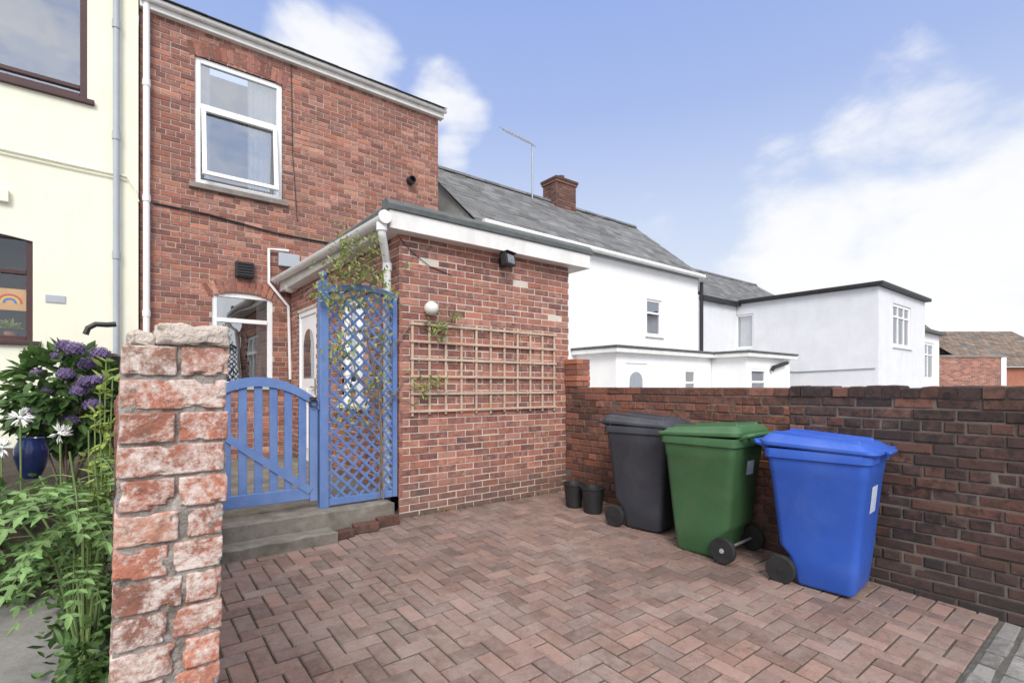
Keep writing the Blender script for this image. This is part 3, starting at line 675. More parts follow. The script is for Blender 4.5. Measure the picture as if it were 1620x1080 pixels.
m=MB(); m.tube([(gx0,YH-.2,ez-.0),(gx1,YH-.2,ez-.05)],.06,10); m.build('gutter',M['oldwhite'],rf,smooth=True)
m=MB(); m.fbox(fw_,gx0,gx1,ez-.10,ez+.0,0,.04); m.build('fascia_board',M['greypipe'],rf)
cx_=onY(885,300,ry)[0]
m=MB(); fcF=FY(ry-.28)
brickwork(m,fcF,cx_-.38,cx_+.38,5.9,7.1); brickwork(m,FX(cx_-.38),ry-.28,ry+.28,5.9,7.1)
m.box(cx_+.36,cx_+.38,ry-.27,ry+.28,5.9,7.1); m.mi=0
for k,(o_,z) in enumerate(((.03,7.1),(.05,7.17))): m.rc(); m.box(cx_-.38-o_,cx_+.38+o_,ry-.28-o_,ry+.28+o_,z,z+.068)
m.mi=1;m.box(cx_-.3,cx_+.3,ry-.2,ry+.2,7.238,7.30)
chm=m.build('chimney',[M['chimney_brick'],M['wall_mortar']],rf)
m=MB(); m.lathe((cx_+.05,ry,7.3),[(.11,0),(.10,.1),(.11,.12),(.09,.12),(.08,.02)],14); m.build('chimney_pot',M['chimney_brick'],chm,smooth=True)
window(wr,fw_,*WW,M['upvc'],fw=.06,hb=[((WW[2]+WW[3])/2+.12,None,None)],sill=M['white_render'])
# aerial
ab=onY(842,305,ry-.2); at_=onY(842,228,ry-.2); ae=onY(796,205,ry-.2)
aer=thing('tv_aerial','thin metal television aerial standing on the slate roof','aerial',(ab[0],ry-.2,ab[1]-.4))
m=MB(); m.tube([(ab[0],ry-.2,6.2),(ab[0],ry-.2,at_[1]+.03)],.022,6); m.build('mast',M['steel'],aer)
m=MB(); p=Vector((at_[0]+.05,ry-.2,at_[1])); q=Vector((ae[0],ry-.2,ae[1])); m.tube([p,q],.016,6)
for i in range(10):
    c=p.lerp(q,.08+i*.1); m.tube([c+Vector((.05,-.12,-.12)),c+Vector((-.05,.12,.12))],.011,5)
m.build('boom',M['steel'],aer)
# second lower cottage
g2=thing('lower_cottage','lower white cottage with black eaves joining the flat roofed block','house',(14.3,YH,.37))
m=MB(); plainwall(m,fw_,gx1+.002,21,.3,4.1,[],0); m.build('wall',M['blue_render'],g2,normals=False)
slateroof(g2,gx1+.06,21.2,YH-.15,4.08,ry,5.72)
m=MB(); m.fbox(fw_,gx1+.06,15.34,3.95,4.06,.0,.16); m.build('gutter',M['black'],g2)
u,_=onY(1107,500,YH); m=MB(); m.tube([(u,YH-.06,1.5),(u,YH-.06,4.45)],.05,8); m.tube([(u,YH-.06,4.0),(u+1.2,YH-.1,3.95)],.04,8); m.build('downpipe',M['black'],g2,smooth=True)
# flat roofed block
fbk=thing('flat_roofed_block','pale rendered two storey flat roofed block with black roof edge','building',(17.4,4.43,.2))
bx0,bx1,by=15.36,19.5,4.43
FS=FX(bx0); FFr=FY(by)
sw=(onX(1192,500,bx0)[0],onX(1162,500,bx0)[0]-.02,onX(1177,551,bx0)[1],onX(1177,497,bx0)[1])
fw2=(onY(1413,500,by)[0],onY(1441,500,by)[0],onY(1427,549,by)[1],onY(1427,483,by)[1])
m=MB(); plainwall(m,FS,by,YH-.01,.1,4.02,[sw],.1); plainwall(m,FFr,bx0,bx1,.1,4.02,[fw2],.1); m.quad((bx1,by,.1),(bx1,YH,.1),(bx1,YH,4.02),(bx1,by,4.02)); m.build('wall',M['blue_render'],fbk,normals=False)
m=MB(); m.box(bx0-.14,bx1+.14,by-.14,YH-.02,4.03,4.13); rr=m.build('roof',M['black'],fbk,bevel=.02)
window(fbk,FS,*sw,M['upvc'],fw=.06,curt=[(sw[0]+.1,sw[1]-.1)])
window(fbk,FFr,*fw2,M['upvc'],fw=.08,vb=[((fw2[0]*2+fw2[1])/3,None,None),((fw2[0]+fw2[1]*2)/3,None,None)],hb=[(fw2[3]-.35,None,None)],sill=M['upvc'])
m=MB(); P=[onX(1205,585,bx0),onX(1260,588,bx0),onX(1385,582,bx0)]; m.tube([FS.p(a,b,.02) for a,b in P],.018,6); m.build('cable',M['greypipe'],fbk,smooth=True)
# far low white house
lw=thing('white_bungalow','low white house end beyond the flat roofed block','house',(22,5.2,.2))
w3=(onY(1459,560,5.2)[0]+.1,onY(1478,560,5.2)[0],1.7,3.05)
m=MB(); plainwall(m,FY(5.2),19.6,24.8,.1,3.4,[w3],.1); m.quad((24.8,5.2,.1),(24.8,9,.1),(24.8,9,3.4),(24.8,5.2,3.4)); m.build('wall',M['white_render'],lw,normals=False)
m=MB(); m.prism(Frame((0,0,0),(0,1,0),(0,0,1),(1,0,0)),[(5.0,3.38),(5.0,3.48),(8,3.95),(11,3.4)],19.55,24.95); m.build('roof',M['felt'],lw)
window(lw,FY(5.2),*w3,M['upvc'],fw=.09,vb=[((w3[0]+w3[1])/2,None,None)],hb=[(2.6,None,None)])
# porches
def porch(label,x0,x1,y0,z,doors,side=False):
    t=thing('porch',label,'porch',((x0+x1)/2,y0,.3))
    f=FY(y0); m=MB(); plainwall(m,f,x0,x1,.2,z,[d[1:] for d in doors],.08); m.quad((x0,y0,.2),(x0,YH,.2),(x0,YH,z),(x0,y0,z)); m.quad((x1,y0,.2),(x1,YH,.2),(x1,YH,z),(x1,y0,z)); m.build('wall',M['white_render'],t,normals=False)
    m=MB(); m.box(x0-.14,x1+.12,y0-.14,YH-.02,z+.0,z+.10); r=m.build('roof',M['oldwhite'],t,bevel=.01)
    m=MB(); m.box(x0-.17,x1+.15,y0-.17,YH-.02,z+.102,z+.15); m.build('felt_edge',M['felt'],r,bevel=.01)
    for d in doors:
        if d[0]=='window': window(t,f,*d[1:],M['upvc'],fw=.06,hb=[(d[4]-.32,None,None)],w=-.04)
        else:
            u0,u1,v0,v1=d[1:]; m=MB(); m.fbox(f,u0,u1,v0,v1,-.06,-.02); dd=m.build('door',M['upvc'],t,bevel=.005)
            m=MB(); c=(u0+u1)/2; m.prism(f,[(c-.22,v1-.55),(c+.22,v1-.55)]+[(c+.22*math.cos(i*math.pi/8),v1-.38+.2*math.sin(i*math.pi/8)) for i in range(9)],-.019,-.012); m.build('pane',M['glass'],dd)
    return t
Yp=7.0
da=onY(990,590,Yp)[0]; db=onY(1024,590,Yp)[0]; wa=onY(1083,590,Yp)[0]; wb=onY(1101,590,Yp)[0]
porch('white flat roofed porch with white door, below the cottage window',8.23,11.86,Yp,2.16,[('door',da,db,.3,1.95),('window',wa,wb,1.1,1.86)])
Yq=6.1; wa=onY(1188,590,Yq)[0]; wb=onY(1212,590,Yq)[0]
pq=porch('white flat roofed porch nearest the pale block, with a small window and black pipe',11.88,14.2,Yq,2.16,[('window',wa,wb,1.2,1.88)])
m=MB(); a=onY(1218,585,Yq); b=onY(1240,574,Yq); m.tube([FY(Yq).p(a[0],a[1]-.02,.05),FY(Yq).p(a[0]+.02,a[1]+.06,.08),FY(Yq).p(b[0],b[1],.08)],.05,8); m.build('pipe',M['black'],pq,smooth=True)

# far right brick building and tiled house
fbq=thing('far_brick_outbuilding','far low red brick outbuilding with a pale end at the right','building',at(1535,611,26))
p0,p1=at(1484,611,26),at(1592,611,26); U=(p1-p0); U.z=0; L=U.length; U.normalize(); Nn=Vector((U.y,-U.x,0)); f=Frame((p0.x,p0.y,0),U,Z3,Nn)
m=MB(); brickwork(m,f,0,L*.92,.2,2.95,mort=.006); m.mi=1; m.fbox(f,0,L*.92,.2,2.93,-3,-.02); m.build('wall',[M['house_brick'],M['house_mortar']],fbq)
m=MB(); m.fbox(f,-.03,L*.94,2.952,3.06,-3,.05); m.build('coping',M['sillstone'],fbq)
m=MB(); m.fbox(f,L*.925,L,.2,2.94,-3,.01); m.build('rendered_end',M['white_render'],fbq)
ft=thing('far_tiled_house','far brown tiled bungalow roof behind the brick outbuilding','house',at(1560,611,34))
def farroof(pa,pb,t0,t1,ye,yr):
    a,b,c,d=at(pa,ye,t0),at(pb,ye,t0),at(pb,yr,t1),at(pa,yr,t1)
    U=(b-a);U.z=0;L=U.length;U.normalize(); zz0=(a.z+b.z)/2; zz1=at((pa+pb)/2,yr,t1).z
    back=Vector((-U.y,U.x,0)); dd=(t1-t0); V=(back*dd+Z3*(zz1-zz0)); VL=V.length; V.normalize()
    f=Frame((a.x,a.y,zz0),U,V,U.cross(V)); m=MB(); brickwork(m,f,0,L,0,VL,bl=.33,bh=.3,m=.02,d=.03,jw=.008,mort=.012)
    r=m.build('roof',[M['browntile'],M['felt']],ft)
    m=MB(); f2=Frame((a.x,a.y,0),U,Z3,Vector((U.y,-U.x,0))); m.fbox(f2,.2,L-.2,.2,zz0-.05,-5,-.4); m.build('wall',M['orange_brick'],ft)
    return r
farroof(1467,1536,36,40,570,513); farroof(1540,1720,33,38,579,524)
# =============== POTS BY WALL ===============
for i,(px,py,h,r) in enumerate(((908,803,.25,.105),(938,812,.26,.115))):
    dx,dy,u=ray(px,py); t=H/(K*dy-u); x,y=t*dx,t*dy
    x=min(x,XW-.13)
    b=lthing('plant_pot',['black plastic bucket against the brick wall, nearer the extension','black plastic bucket against the brick wall, nearer the charcoal bin'][i],'pot',(x,y,gz(y)+.014),'black buckets by the wall')
    m=MB(); m.lathe((0,0,0),[(r*.78,0),(r,h-.02),(r*1.1,h-.018),(r*1.1,h),(r*.95,h),(r*.8,h-.08)],22); m.build('bucket',M['black'],b,smooth=True)
    m=MB(); m.lathe((0,0,h-.085),[(r*.85,0),(r*.6,.02),(.01,.03)],16); m.build('soil',M['soil'],b,smooth=True)
# =============== BINS ===============
def rrect(hw,yf,yb,z,rad=.05,n=5,tilt=0):
    pts=[]
    for (cx,cy,a0) in ((hw-rad,yb-rad,0),(-hw+rad,yb-rad,90),(-hw+rad,yf+rad,180),(hw-rad,yf+rad,270)):
        for i in range(n+1):
            a=math.radians(a0+90*i/n); y=cy+rad*math.sin(a); pts.append(Vector((cx+rad*math.cos(a),y,z+tilt*y)))
    return pts
def make_bin(label,mat,loc,rz,lidmat=None,sticker=None):
    b=lthing('wheelie_bin',label,'wheelie bin',loc,None,rz); b.scale=(.97,.97,.985)
    m=MB(); m.loft([rrect(.205,-.225,.12,.012,.04),rrect(.215,-.235,.13,.03,.045),rrect(.226,-.255,.175,.20,.05),rrect(.230,-.262,.235,.27,.05),rrect(.260,-.312,.288,.78,.055),rrect(.264,-.316,.292,.788,.055),rrect(.270,-.327,.302,.895,.055),rrect(.270,-.327,.302,.94,.055)])
    m.build('body',mat,b,smooth=True,sharp=35)
    m=MB(); m.loft([rrect(.269,-.326,.301,.885,.055),rrect(.288,-.345,.320,.892,.06),rrect(.290,-.348,.322,.945,.06),rrect(.284,-.34,.316,.955,.06)]); m.build('rim',mat,b,smooth=True,sharp=35)
    T=.07; m=MB()
    m.loft([rrect(.296,-.375,.34,.962,.07,6,T*.5),rrect(.302,-.383,.345,.972,.075,6,T*.5),rrect(.300,-.38,.345,.990,.075,6,T*.6),rrect(.285,-.345,.335,1.000,.07,6,T),rrect(.262,-.30,.31,1.028,.07,6,T),rrect(.235,-.26,.28,1.034,.07,6,T)])
    lid=m.build('lid',lidmat or mat,b,smooth=True,sharp=30)
    for s in (-1,1):
        m=MB(); m.loft([rrect(.020,-.27,.29,1.028,.012,3,T),rrect(.016,-.26,.28,1.050,.010,3,T)]); m.v=[(x+.17*s,y,z) for x,y,z in m.v]
        m.build('lid_rib',lidmat or mat,lid,smooth=True,sharp=40)
    m=MB(); m.loft([rrect(.10,-.405,-.375,.945,.012,3),rrect(.11,-.415,-.375,.96,.014,3),rrect(.11,-.412,-.375,.972,.014,3)])
    m.build('lid_grip',lidmat or mat,lid,smooth=True,sharp=40)
    m=MB(); m.tube([(-.22,.30,.955),(-.22,.385,.985),(-.20,.405,.99),(.20,.405,.99),(.22,.385,.985),(.22,.30,.955)],.016,10); m.tube([(-.08,.32,.96),(-.08,.405,.99)],.014,8); m.tube([(.08,.32,.96),(.08,.405,.99)],.014,8); m.build('handle',mat,b,smooth=True)
    m=MB(); m.tube([(-.27,.205,.10),(.27,.205,.10)],.011,8); m.build('axle',M['steel'],b,smooth=True)
    for s in (-1,1):
        m=MB(); c=(s*.255,.205,.10); m.lathe(c,[(.066,-.024),(.092,-.024),(.100,-.015),(.100,.015),(.092,.024),(.066,.024)],28,(1,0,0)); w=m.build('wheel',M['rubber'],b,smooth=True)
        m=MB(); m.lathe(c,[(.064,-.02),(.067,-.018),(.067,.018),(.050,.022),(.045,.014),(.02,.016),(.018,.028),(.001,.029)] if s>0 else [(.001,-.029),(.018,-.028),(.02,-.016),(.045,-.014),(.050,-.022),(.067,-.018),(.067,.018),(.064,.02)],24,(1,0,0)); m.build('hub',M['hub'] if mat is M['greenbin'] else M['rubber'],w,smooth=True)
    if sticker:
        side,u0,u1,z0,z1=sticker; m=MB()
        def yy(z): 
            k=(z-.27)/(.78-.27); return (-.262-.050*k-.003) if side=='front' else (.235+.053*k+.003)
        m.quad((u0,yy(z0),z0),(u1,yy(z0),z0),(u1,yy(z1),z1),(u0,yy(z1),z1)); m.build('sticker',M['sticker'],b,normals=False)
    return b
bz=lambda y: gz(y)+.014
make_bin('bright blue wheelie bin at the front of the row, nearest the street',M['bluebin'],(3.91,1.45,bz(1.45)),math.radians(5),sticker=('front',-.09,.06,.55,.73))
make_bin('green wheelie bin with its wheels turned to the street, middle of the three',M['greenbin'],(3.84,2.24,bz(2.24)),math.radians(180+3),sticker=('back',-.10,.02,.66,.77))
make_bin('charcoal grey wheelie bin at the back of the row, nearest the extension',M['blackbin'],(3.93,2.97,bz(2.97)),math.radians(10))

# =============== PLANTS ===============
def rv(): 
    while True:
        v=Vector((R.uniform(-1,1),R.uniform(-1,1),R.uniform(-1,1)))
        if .1<v.length<1: return v
# raised bed
m=MB(); 
for i in range(14):
    for j in range(14):
        q=[]
        for (a,b) in ((i,j),(i+1,j),(i+1,j+1),(i,j+1)):
            x=-1.7+a*.118;y=4.15+b*.26; q.append(Vector((x,y,.78+.06*noise.noise((x*5,y*5,0))-(.5 if b==0 else 0))))
        m.quad(*q)
m.box(-1.7,-.06,4.16,7.8,.1,.70)
struct(m.build('planting_bed',M['soil'],smooth=True,sharp=60))
# hydrangea
hc=Vector((-.29,4.85,1.36))
hy=thing('hydrangea_bush','hydrangea bush with dusty purple flower heads in front of the cream house','shrub',(hc.x,hc.y,.75))
m=MB()
for i in range(900):
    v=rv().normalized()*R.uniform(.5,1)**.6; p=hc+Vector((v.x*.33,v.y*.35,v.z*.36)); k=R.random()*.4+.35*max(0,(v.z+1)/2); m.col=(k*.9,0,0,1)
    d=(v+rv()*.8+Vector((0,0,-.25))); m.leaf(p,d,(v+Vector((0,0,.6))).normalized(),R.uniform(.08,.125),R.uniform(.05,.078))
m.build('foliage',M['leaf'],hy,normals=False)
m=MB()
for i in range(10):
    v=rv(); m.tube([(hc.x+v.x*.05,hc.y+v.y*.05,.75),hc+Vector((v.x*.3,v.y*.3,.1+.2*v.z))],.008,5)
m.build('stem',M['stem'],hy)
heads=[(60,592),(90,566),(120,553),(76,618),(104,592),(138,576),(92,640),(126,618),(62,648),(156,600),(76,666),(146,640),(112,664),(158,560),(102,548),(136,604)]
for (px,py) in heads:
    c=at(px,py,3.42+R.uniform(-.07,.07)); m=MB(); rr_=R.uniform(.042,.060); tone=R.uniform(0,.3)
    m.col=(.05,0,0,1); m.lathe(c-Vector((0,0,rr_*.62)),[(.01,0),(rr_*.55,rr_*.12),(rr_*.82,rr_*.5),(rr_*.8,rr_*.85),(rr_*.5,rr_*1.2),(.01,rr_*1.35)],10)
    nfl=60
    for i in range(nfl):
        zz=1-1.55*(i+.5)/nfl; ph=i*2.399963; rr2=math.sqrt(max(0,1-zz*zz)); v=Vector((rr2*math.cos(ph),rr2*math.sin(ph),zz))
        p=c+Vector((v.x,v.y,v.z*.82))*rr_*R.uniform(.9,1.08); m.col=(tone+R.uniform(.0,.75),0,0,1); n_=(v+rv()*.35).normalized(); a=n_.cross(Z3+rv()*.3).normalized(); b=n_.cross(a); s=R.uniform(.010,.013)
        for k in range(4):
            an=k*math.pi/2+ph; d1=a*math.cos(an)+b*math.sin(an); d2=a*math.cos(an+1.57)+b*math.sin(an+1.57)
            m.add([p,p+d1*s*.7+d2*s*.45+n_*.002,p+d1*s*1.15+n_*.001,p+d1*s*.7-d2*s*.45+n_*.002],[(0,1,2,3)])
    m.build('flower_head',M['purple'],hy,normals=False)
# feathery shrub in front
def frond(ml,ms,p,d,L,n,lw,ll,droop):
    pts=[p]; d=d.normalized(); q=Vector(p); st=L/n
    for i in range(n):
        d=(d+Vector((0,0,-droop/n))).normalized(); q=q+d*st; pts.append(q.copy())
    ms.tube(pts,[.0028*(1-.6*i/n) for i in range(n+1)],4)
    for i in range(1,n+1):
        dd=(pts[i]-pts[i-1]).normalized(); sd=dd.cross(Z3+rv()*.2)
        if sd.length<.05: continue
        sd.normalize(); up=sd.cross(dd); k=ll*(1-.35*abs(i/n-.45)/.55)
        for s in (-1,1):
            ml.col=(R.uniform(.15,1),0,0,1); ml.leaf(pts[i],(sd*s+dd*.45+rv()*.15),up+rv()*.25,k*R.uniform(.85,1.1),k*lw)
    ml.col=(R.uniform(.2,1),0,0,1); ml.leaf(pts[-1],d,Z3,ll,ll*lw)
fb_=Vector((-.13,3.05,.14))
fe_=thing('feathery_shrub','bright green shrub of long pinnate leaves beside the crumbling wall','shrub',fb_)
ml=MB();ms=MB()
for k in range(8):
    tp=at(R.uniform(10,150),R.uniform(700,820),R.uniform(2.2,2.55)); mid=(fb_*.45+tp*.55)+Vector((.05,0,.08))+rv()*.04
    ms.tube([fb_+rv()*.04,mid,tp],[.008,.006,.004],6)
    for i in range(9):
        f=R.uniform(.42,1); base=(fb_.lerp(mid,f*2) if f<.5 else mid.lerp(tp,f*2-1)); an=R.uniform(0,2*math.pi)
        d=Vector((math.cos(an)-.1,math.sin(an)-.25,R.uniform(.0,.7))); frond(ml,ms,base,d,R.uniform(.22,.34),R.randint(5,7),.46,R.uniform(.050,.074),R.uniform(.9,1.7))
ml.build('foliage',M['fernleaf'],fe_,normals=False); ms.build('stem',M['gstem'],fe_,normals=False)
# yellow-green upright growth by the pier
yb=Vector((-.08,3.25,.15))
yt=thing('upright_shrub','thin upright yellow green shrub close behind the crumbling wall end','shrub',yb)
ml=MB();ms=MB()
for (px,py) in ((168,570),(158,610),(178,600),(150,650),(172,660),(160,700),(140,680)):
    tp=at(px,py,2.55); ms.tube([yb,(yb+tp)/2+rv()*.03,tp],[.006,.005,.003],5)
    for i in range(30):
        f=R.uniform(.4,1); p=yb.lerp(tp,f)+rv()*.02; ml.col=(R.uniform(.2,1),0,0,1); d=rv()+Vector((0,0,.3)); ml.leaf(p,d,Z3+rv()*.4,R.uniform(.045,.075),R.uniform(.026,.04))
ml.build('foliage',M['yleaf'],yt,normals=False); ms.build('stem',M['gstem'],yt,normals=False)
# low plants along the wall foot
lp=thing('low_border_plant','dark low leafy plant spilling over the path edge beside the crumbling wall','plant',(-.15,3.2,.16))
ml=MB()
for i in range(700):
    a=R.uniform(0,1); c=Vector((-.14,4.0,.18)).lerp(Vector((-.09,2.6,.12)),a); p=c+Vector((R.gauss(0,.07),R.uniform(-.12,.12),abs(R.gauss(0,.12)))); ml.col=(R.uniform(0,.8),0,0,1)
    ml.leaf(p,rv()+Vector((0,-.3,.2)),Z3+rv()*.5,R.uniform(.04,.08),R.uniform(.03,.05))
ml.build('foliage',M['leaf'],lp,normals=False)
# leafy edge of the raised bed
lp=thing('bed_edge_plant','green bushy plant along the raised bed behind the feathery shrub','plant',(-.8,4.1,.2))
ml=MB()
for i in range(650):
    x=R.uniform(-1.25,-.2); p=Vector((x,4.1+R.gauss(0,.09),R.uniform(.25,.90))); ml.col=(R.uniform(0,.9),0,0,1)
    ml.leaf(p,rv()+Vector((0,-.6,.1)),Z3+rv()*.5,R.uniform(.05,.10),R.uniform(.03,.055))
ml.build('foliage',M['leaf'],lp,normals=False)
# white lilies
for i,(px,py) in enumerate(((32,660),(95,685),(2,708))):
    tp=at(px,py,3.0); base=Vector((tp.x,tp.y+.1,.2))
    w=thing('white_lily',['white flower head on a tall stem, upper left beside the purple hydrangea','white flower head on a tall stem, just below the purple hydrangea','white flower head at the left edge of the garden'][i],'flower',base,'white garden flowers')
    m=MB(); m.tube([base,(base+tp)/2+rv()*.02,tp+Vector((0,0,.02))],.005,6); m.build('stem',M['gstem'],w,smooth=True)
    m=MB(); m.lathe(tp,[(.004,-.012),(.014,0),(.004,.012)],8)
    for k in range(11):
        d=(rv().normalized()+Vector((0,-.2,-.05))).normalized()
        for j in range(5):
            dd=(d+rv()*.5).normalized(); m.leaf(tp+d*.010,dd,rv(),R.uniform(.040,.062),.014)
    m.build('flower_head',M['petal'],w,normals=False)
# blue pot
pc=at(50,706,3.2)
bp=thing('garden_pot','dark blue glazed round pot among the garden plants at left','pot',(pc.x,pc.y,.76))
zt=pc.z; m=MB(); m.lathe((pc.x,pc.y,zt-.10),[(.04,-.1),(.065,-.04),(.085,.04),(.085,.09),(.065,.14),(.07,.155),(.062,.155),(.05,.12)],24); m.build('pot',M['bluepot'],bp,smooth=True)
# water butt with hose
wc=onY(150,540,7.7)
wbt=thing('water_butt','black water butt with curved hose at the foot of the grey drainpipe','barrel',(wc[0],7.7,.4))
m=MB(); m.lathe((wc[0],7.7,.6),[(.22,0),(.27,.4),(.27,.8),(.24,1.18),(.25,1.2),(.2,1.24),(.02,1.26)],24); m.build('barrel',M['black'],wbt,smooth=True)
m=MB(); P=[onY(136,530,7.7),onY(140,520,7.7),onY(152,514,7.7),onY(170,515,7.7),onY(184,514,7.7)]
m.tube([(a,7.6,b) for a,b in P],.03,8); m.build('hose',M['black'],wbt,smooth=True)
# climber on the lattice
cl=thing('climbing_plant','straggly climbing plant growing up the blue lattice screen onto the extension','climbing plant',(1.9,4.3,.42))
ml=MB();ms=MB(); Yc=4.37
paths=[[(600,790),(604,640),(585,560),(540,500),(520,455)],[(606,790),(600,600),(612,500),(590,440),(560,400),(520,390)],[(600,660),(640,600),(690,590)],[(600,700),(560,640),(530,560)],[(612,560),(650,510),(700,520),(720,500)],[(604,640),(570,600),(545,545),(560,480)],[(590,450),(540,430),(500,450),(480,470)],[(612,620),(655,640),(690,605)],[(560,400),(540,380),(560,372)],[(590,440),(575,410),(590,385)],[(598,600),(575,520),(600,470)],[(604,700),(585,620),(560,590),(535,600)]]
for P in paths:
    pts=[]
    for (px,py) in P:
        a,b=onY(px,py,Yc); pts.append(Vector((a,Yc+R.uniform(-.03,.01),b)))
    sm=[]
    for i in range(len(pts)-1):
        for k in range(5): sm.append(pts[i].lerp(pts[i+1],k/5)+rv()*.012)
    sm.append(pts[-1]); ms.tube(sm,[.007-.0045*i/len(sm) for i in range(len(sm))],5)
clus=[(545,392,.085,95),(578,402,.06,50),(525,425,.07,50),(560,440,.085,90),(598,435,.05,44),(540,475,.07,50),(505,465,.05,30),(575,470,.06,34),(690,518,.055,60),(715,500,.04,24),(662,607,.06,50),(690,600,.04,26),(592,375,.04,16),(555,540,.08,40),(590,600,.07,30),(560,620,.09,26),(640,420,.02,6),(532,555,.06,34),(610,470,.04,30),(545,660,.07,20),(600,540,.05,24)]
for (px,py,sg,n) in clus:
    a,b=onY(px,py,Yc)
    for i in range(n):
        p=Vector((a+R.gauss(0,sg),Yc+R.uniform(-.13,.02),b+R.gauss(0,sg))); ml.col=(R.uniform(0,1),0,0,1)
        ml.leaf(p,rv()+Vector((0,-.3,-.3)),Vector((0,-1,.6))+rv()*.6,R.uniform(.035,.065),R.uniform(.016,.03))
ml.build('foliage',M['climbleaf'],cl,normals=False); ms.build('stem',M['stem'],cl,normals=False)
# small weeds along the wall foot and in the joints
ml=MB()
for i in range(230):
    if R.random()<.45: x=XW-abs(R.gauss(0,.02))-.012; y=R.choice([4.3,3.9,3.5,2.55])+R.gauss(0,.07)
    else: x=R.uniform(2.2,4.1); y=YE-abs(R.gauss(0,.012))-.01
    y=min(y,YE-.01); ml.col=(R.uniform(0,1),0,0,1); ml.leaf(Vector((x,y,gz(y)+.012)),Vector((R.uniform(-1,.2),R.uniform(-1,.3),R.uniform(.4,1.6))),rv(),R.uniform(.015,.04),R.uniform(.006,.012))
for i in range(260):
    x=x0+un*R.randint(1,40); y=y0+R.uniform(.2,3.7); ml.col=(R.uniform(0,.8),0,0,1)
    ml.leaf(Vector((x+R.gauss(0,.004),y,gz(y)+.010)),Vector((R.uniform(-1,1),R.uniform(-1,1),R.uniform(.3,1))),rv(),R.uniform(.008,.018),R.uniform(.004,.008))
tag(ml.build('weeds',M['leaf'],normals=False),'small green weeds sprouting along the foot of the walls','weeds',None,'stuff')

# =============== WORLD, SUN, CAMERA ===============
sun_v=Vector((-.42,-.66,.60)).normalized()
w=bpy.data.worlds.new('World'); S.world=w; w.use_nodes=True; t=w.node_tree; t.nodes.clear()
out=N(t,'ShaderNodeOutputWorld'); bg=N(t,'ShaderNodeBackground'); bg.inputs[1].default_value=.12; t.links.new(bg.outputs[0],out.inputs[0])
sky=N(t,'ShaderNodeTexSky',sky_type='NISHITA'); sky.sun_disc=False; sky.sun_elevation=math.asin(sun_v.z); sky.sun_rotation=math.atan2(sun_v.x,sun_v.y)%(2*math.pi)
G=N(t,'ShaderNodeTexCoord').outputs['Generated']
sx=N(t,'ShaderNodeSeparateXYZ'); t.links.new(G,sx.inputs[0])
q=1/.12
gr=ramp(t,[(.93,.95,.99),(.84,.89,.98),(.63,.73,.95),(.42,.54,.89),(.33,.46,.86),(.33,.46,.86)],[0,.12,.30,.47,.62,1]); t.links.new(sx.outputs[2],gr.inputs[0])
gm=N(t,'ShaderNodeVectorMath',operation='SCALE'); gm.inputs['Scale'].default_value=q; t.links.new(gr.outputs[0],gm.inputs[0])
base=mixc(t,sky.outputs[0],gm.outputs[0],.93)
mp=N(t,'ShaderNodeMapping'); mp.inputs['Scale'].default_value=(1,1,1.9); t.links.new(G,mp.inputs[0])
cn=tex(t,6.0,11,.55,mp.outputs[0],.2)
mask=None
for (px,py,deg,wt) in ((490,75,5.5,.95),(565,95,6,.95),(700,150,5,.7),(735,195,4,.65),(1430,125,6,.5),(1370,225,6,.65),(1480,215,7,.8),(1560,330,11,1.15),(1450,370,9,.95),(1620,430,16,1.2),(1250,310,7,.45),(1010,370,7,.6),(1330,450,13,.9),(1500,460,14,1.15),(715,240,3,.7)):
    d=Vector(ray(px,py)).normalized(); vm=N(t,'ShaderNodeVectorMath',operation='DOT_PRODUCT'); vm.inputs[1].default_value=d; t.links.new(G,vm.inputs[0])
    n=N(t,'ShaderNodeMapRange',interpolation_type='SMOOTHSTEP'); n.inputs[1].default_value=math.cos(math.radians(deg)); n.inputs[2].default_value=1; n.inputs[3].default_value=0;n.inputs[4].default_value=wt; t.links.new(vm.outputs['Value'],n.inputs[0])
    mask=n.outputs[0] if mask is None else math_(t,'MAXIMUM',mask,n.outputs[0])
dotf=N(t,'ShaderNodeVectorMath',operation='DOT_PRODUCT'); dotf.inputs[1].default_value=Vector((-cA,-sA,.45)).normalized(); t.links.new(G,dotf.inputs[0])
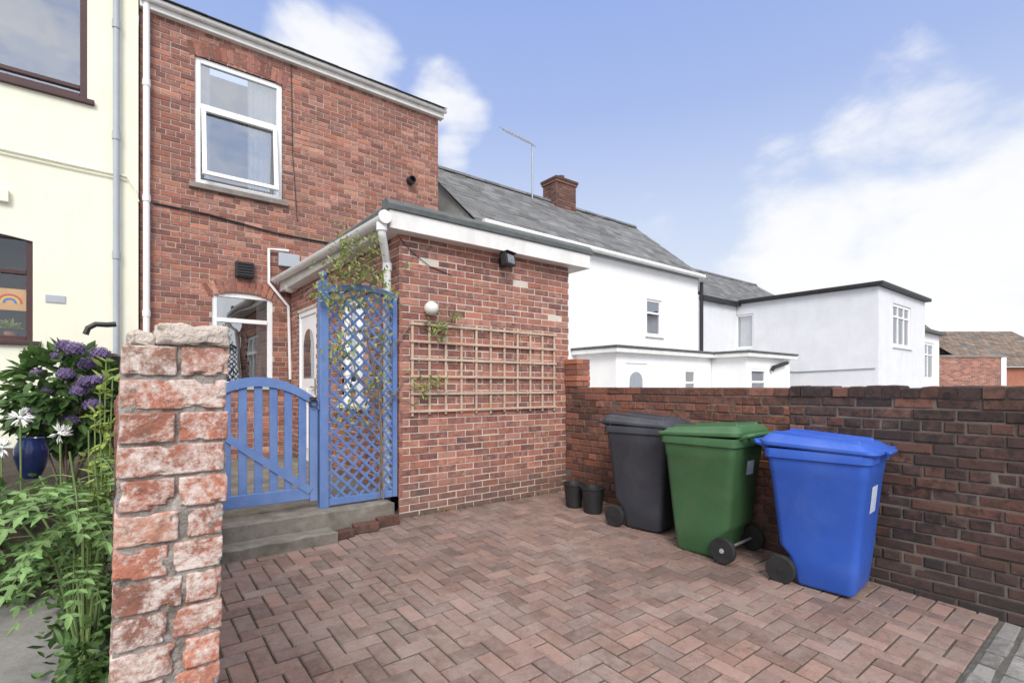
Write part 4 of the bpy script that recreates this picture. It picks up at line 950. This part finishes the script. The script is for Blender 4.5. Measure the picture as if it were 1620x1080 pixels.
mb_=mrange(t,dotf.outputs['Value'],.2,.6,0,.8); mask=math_(t,'MAXIMUM',mask,mb_)  # unseen cloud added behind the camera for extra light and white reflections
cf=N(t,'ShaderNodeMapRange',interpolation_type='SMOOTHSTEP'); cf.inputs[1].default_value=.66; cf.inputs[2].default_value=1.06; cf.inputs[4].default_value=.9
t.links.new(math_(t,'ADD',cn.outputs[0],math_(t,'MULTIPLY',mask,.52)),cf.inputs[0])
cl_=mixc(t,base,(1.02*q,1.02*q,1.03*q),cf.outputs[0])
# unseen bright cloud band overhead, added to raise the soft top light
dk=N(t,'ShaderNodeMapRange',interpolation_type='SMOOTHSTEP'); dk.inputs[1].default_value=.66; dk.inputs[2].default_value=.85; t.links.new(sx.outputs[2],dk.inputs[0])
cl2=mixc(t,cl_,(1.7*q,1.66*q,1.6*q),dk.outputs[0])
# unseen sky behind the camera scaled brighter, as added fill light
bh_=N(t,'ShaderNodeMapRange',interpolation_type='SMOOTHSTEP'); bh_.inputs[1].default_value=.1; bh_.inputs[2].default_value=.9; bh_.inputs[3].default_value=1; bh_.inputs[4].default_value=1.5; t.links.new(dotf.outputs['Value'],bh_.inputs[0])
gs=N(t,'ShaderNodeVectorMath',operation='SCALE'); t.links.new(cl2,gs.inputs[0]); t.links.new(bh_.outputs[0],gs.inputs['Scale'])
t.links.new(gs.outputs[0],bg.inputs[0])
ld=bpy.data.lights.new('Sun','SUN'); ld.energy=2.5; ld.angle=math.radians(22); ld.color=(1,.95,.87)
lo=bpy.data.objects.new('Sun',ld); COL.objects.link(lo); lo.rotation_euler=(-sun_v).to_track_quat('-Z','Y').to_euler(); lo.location=(0,0,20)
cd=bpy.data.cameras.new('Camera'); cam=bpy.data.objects.new('Camera',cd); COL.objects.link(cam); cam.location=(0,0,H)
cam.rotation_euler=(math.radians(90),0,-math.atan2(cA,sA)); cd.sensor_fit='HORIZONTAL'; cd.sensor_width=36; cd.lens=36*FP/1620; cd.shift_y=(HY-540)/1620; cd.clip_start=.05; cd.clip_end=1500
S.camera=cam
S.view_settings.view_transform='Standard'; S.view_settings.look='None'; S.view_settings.exposure=0
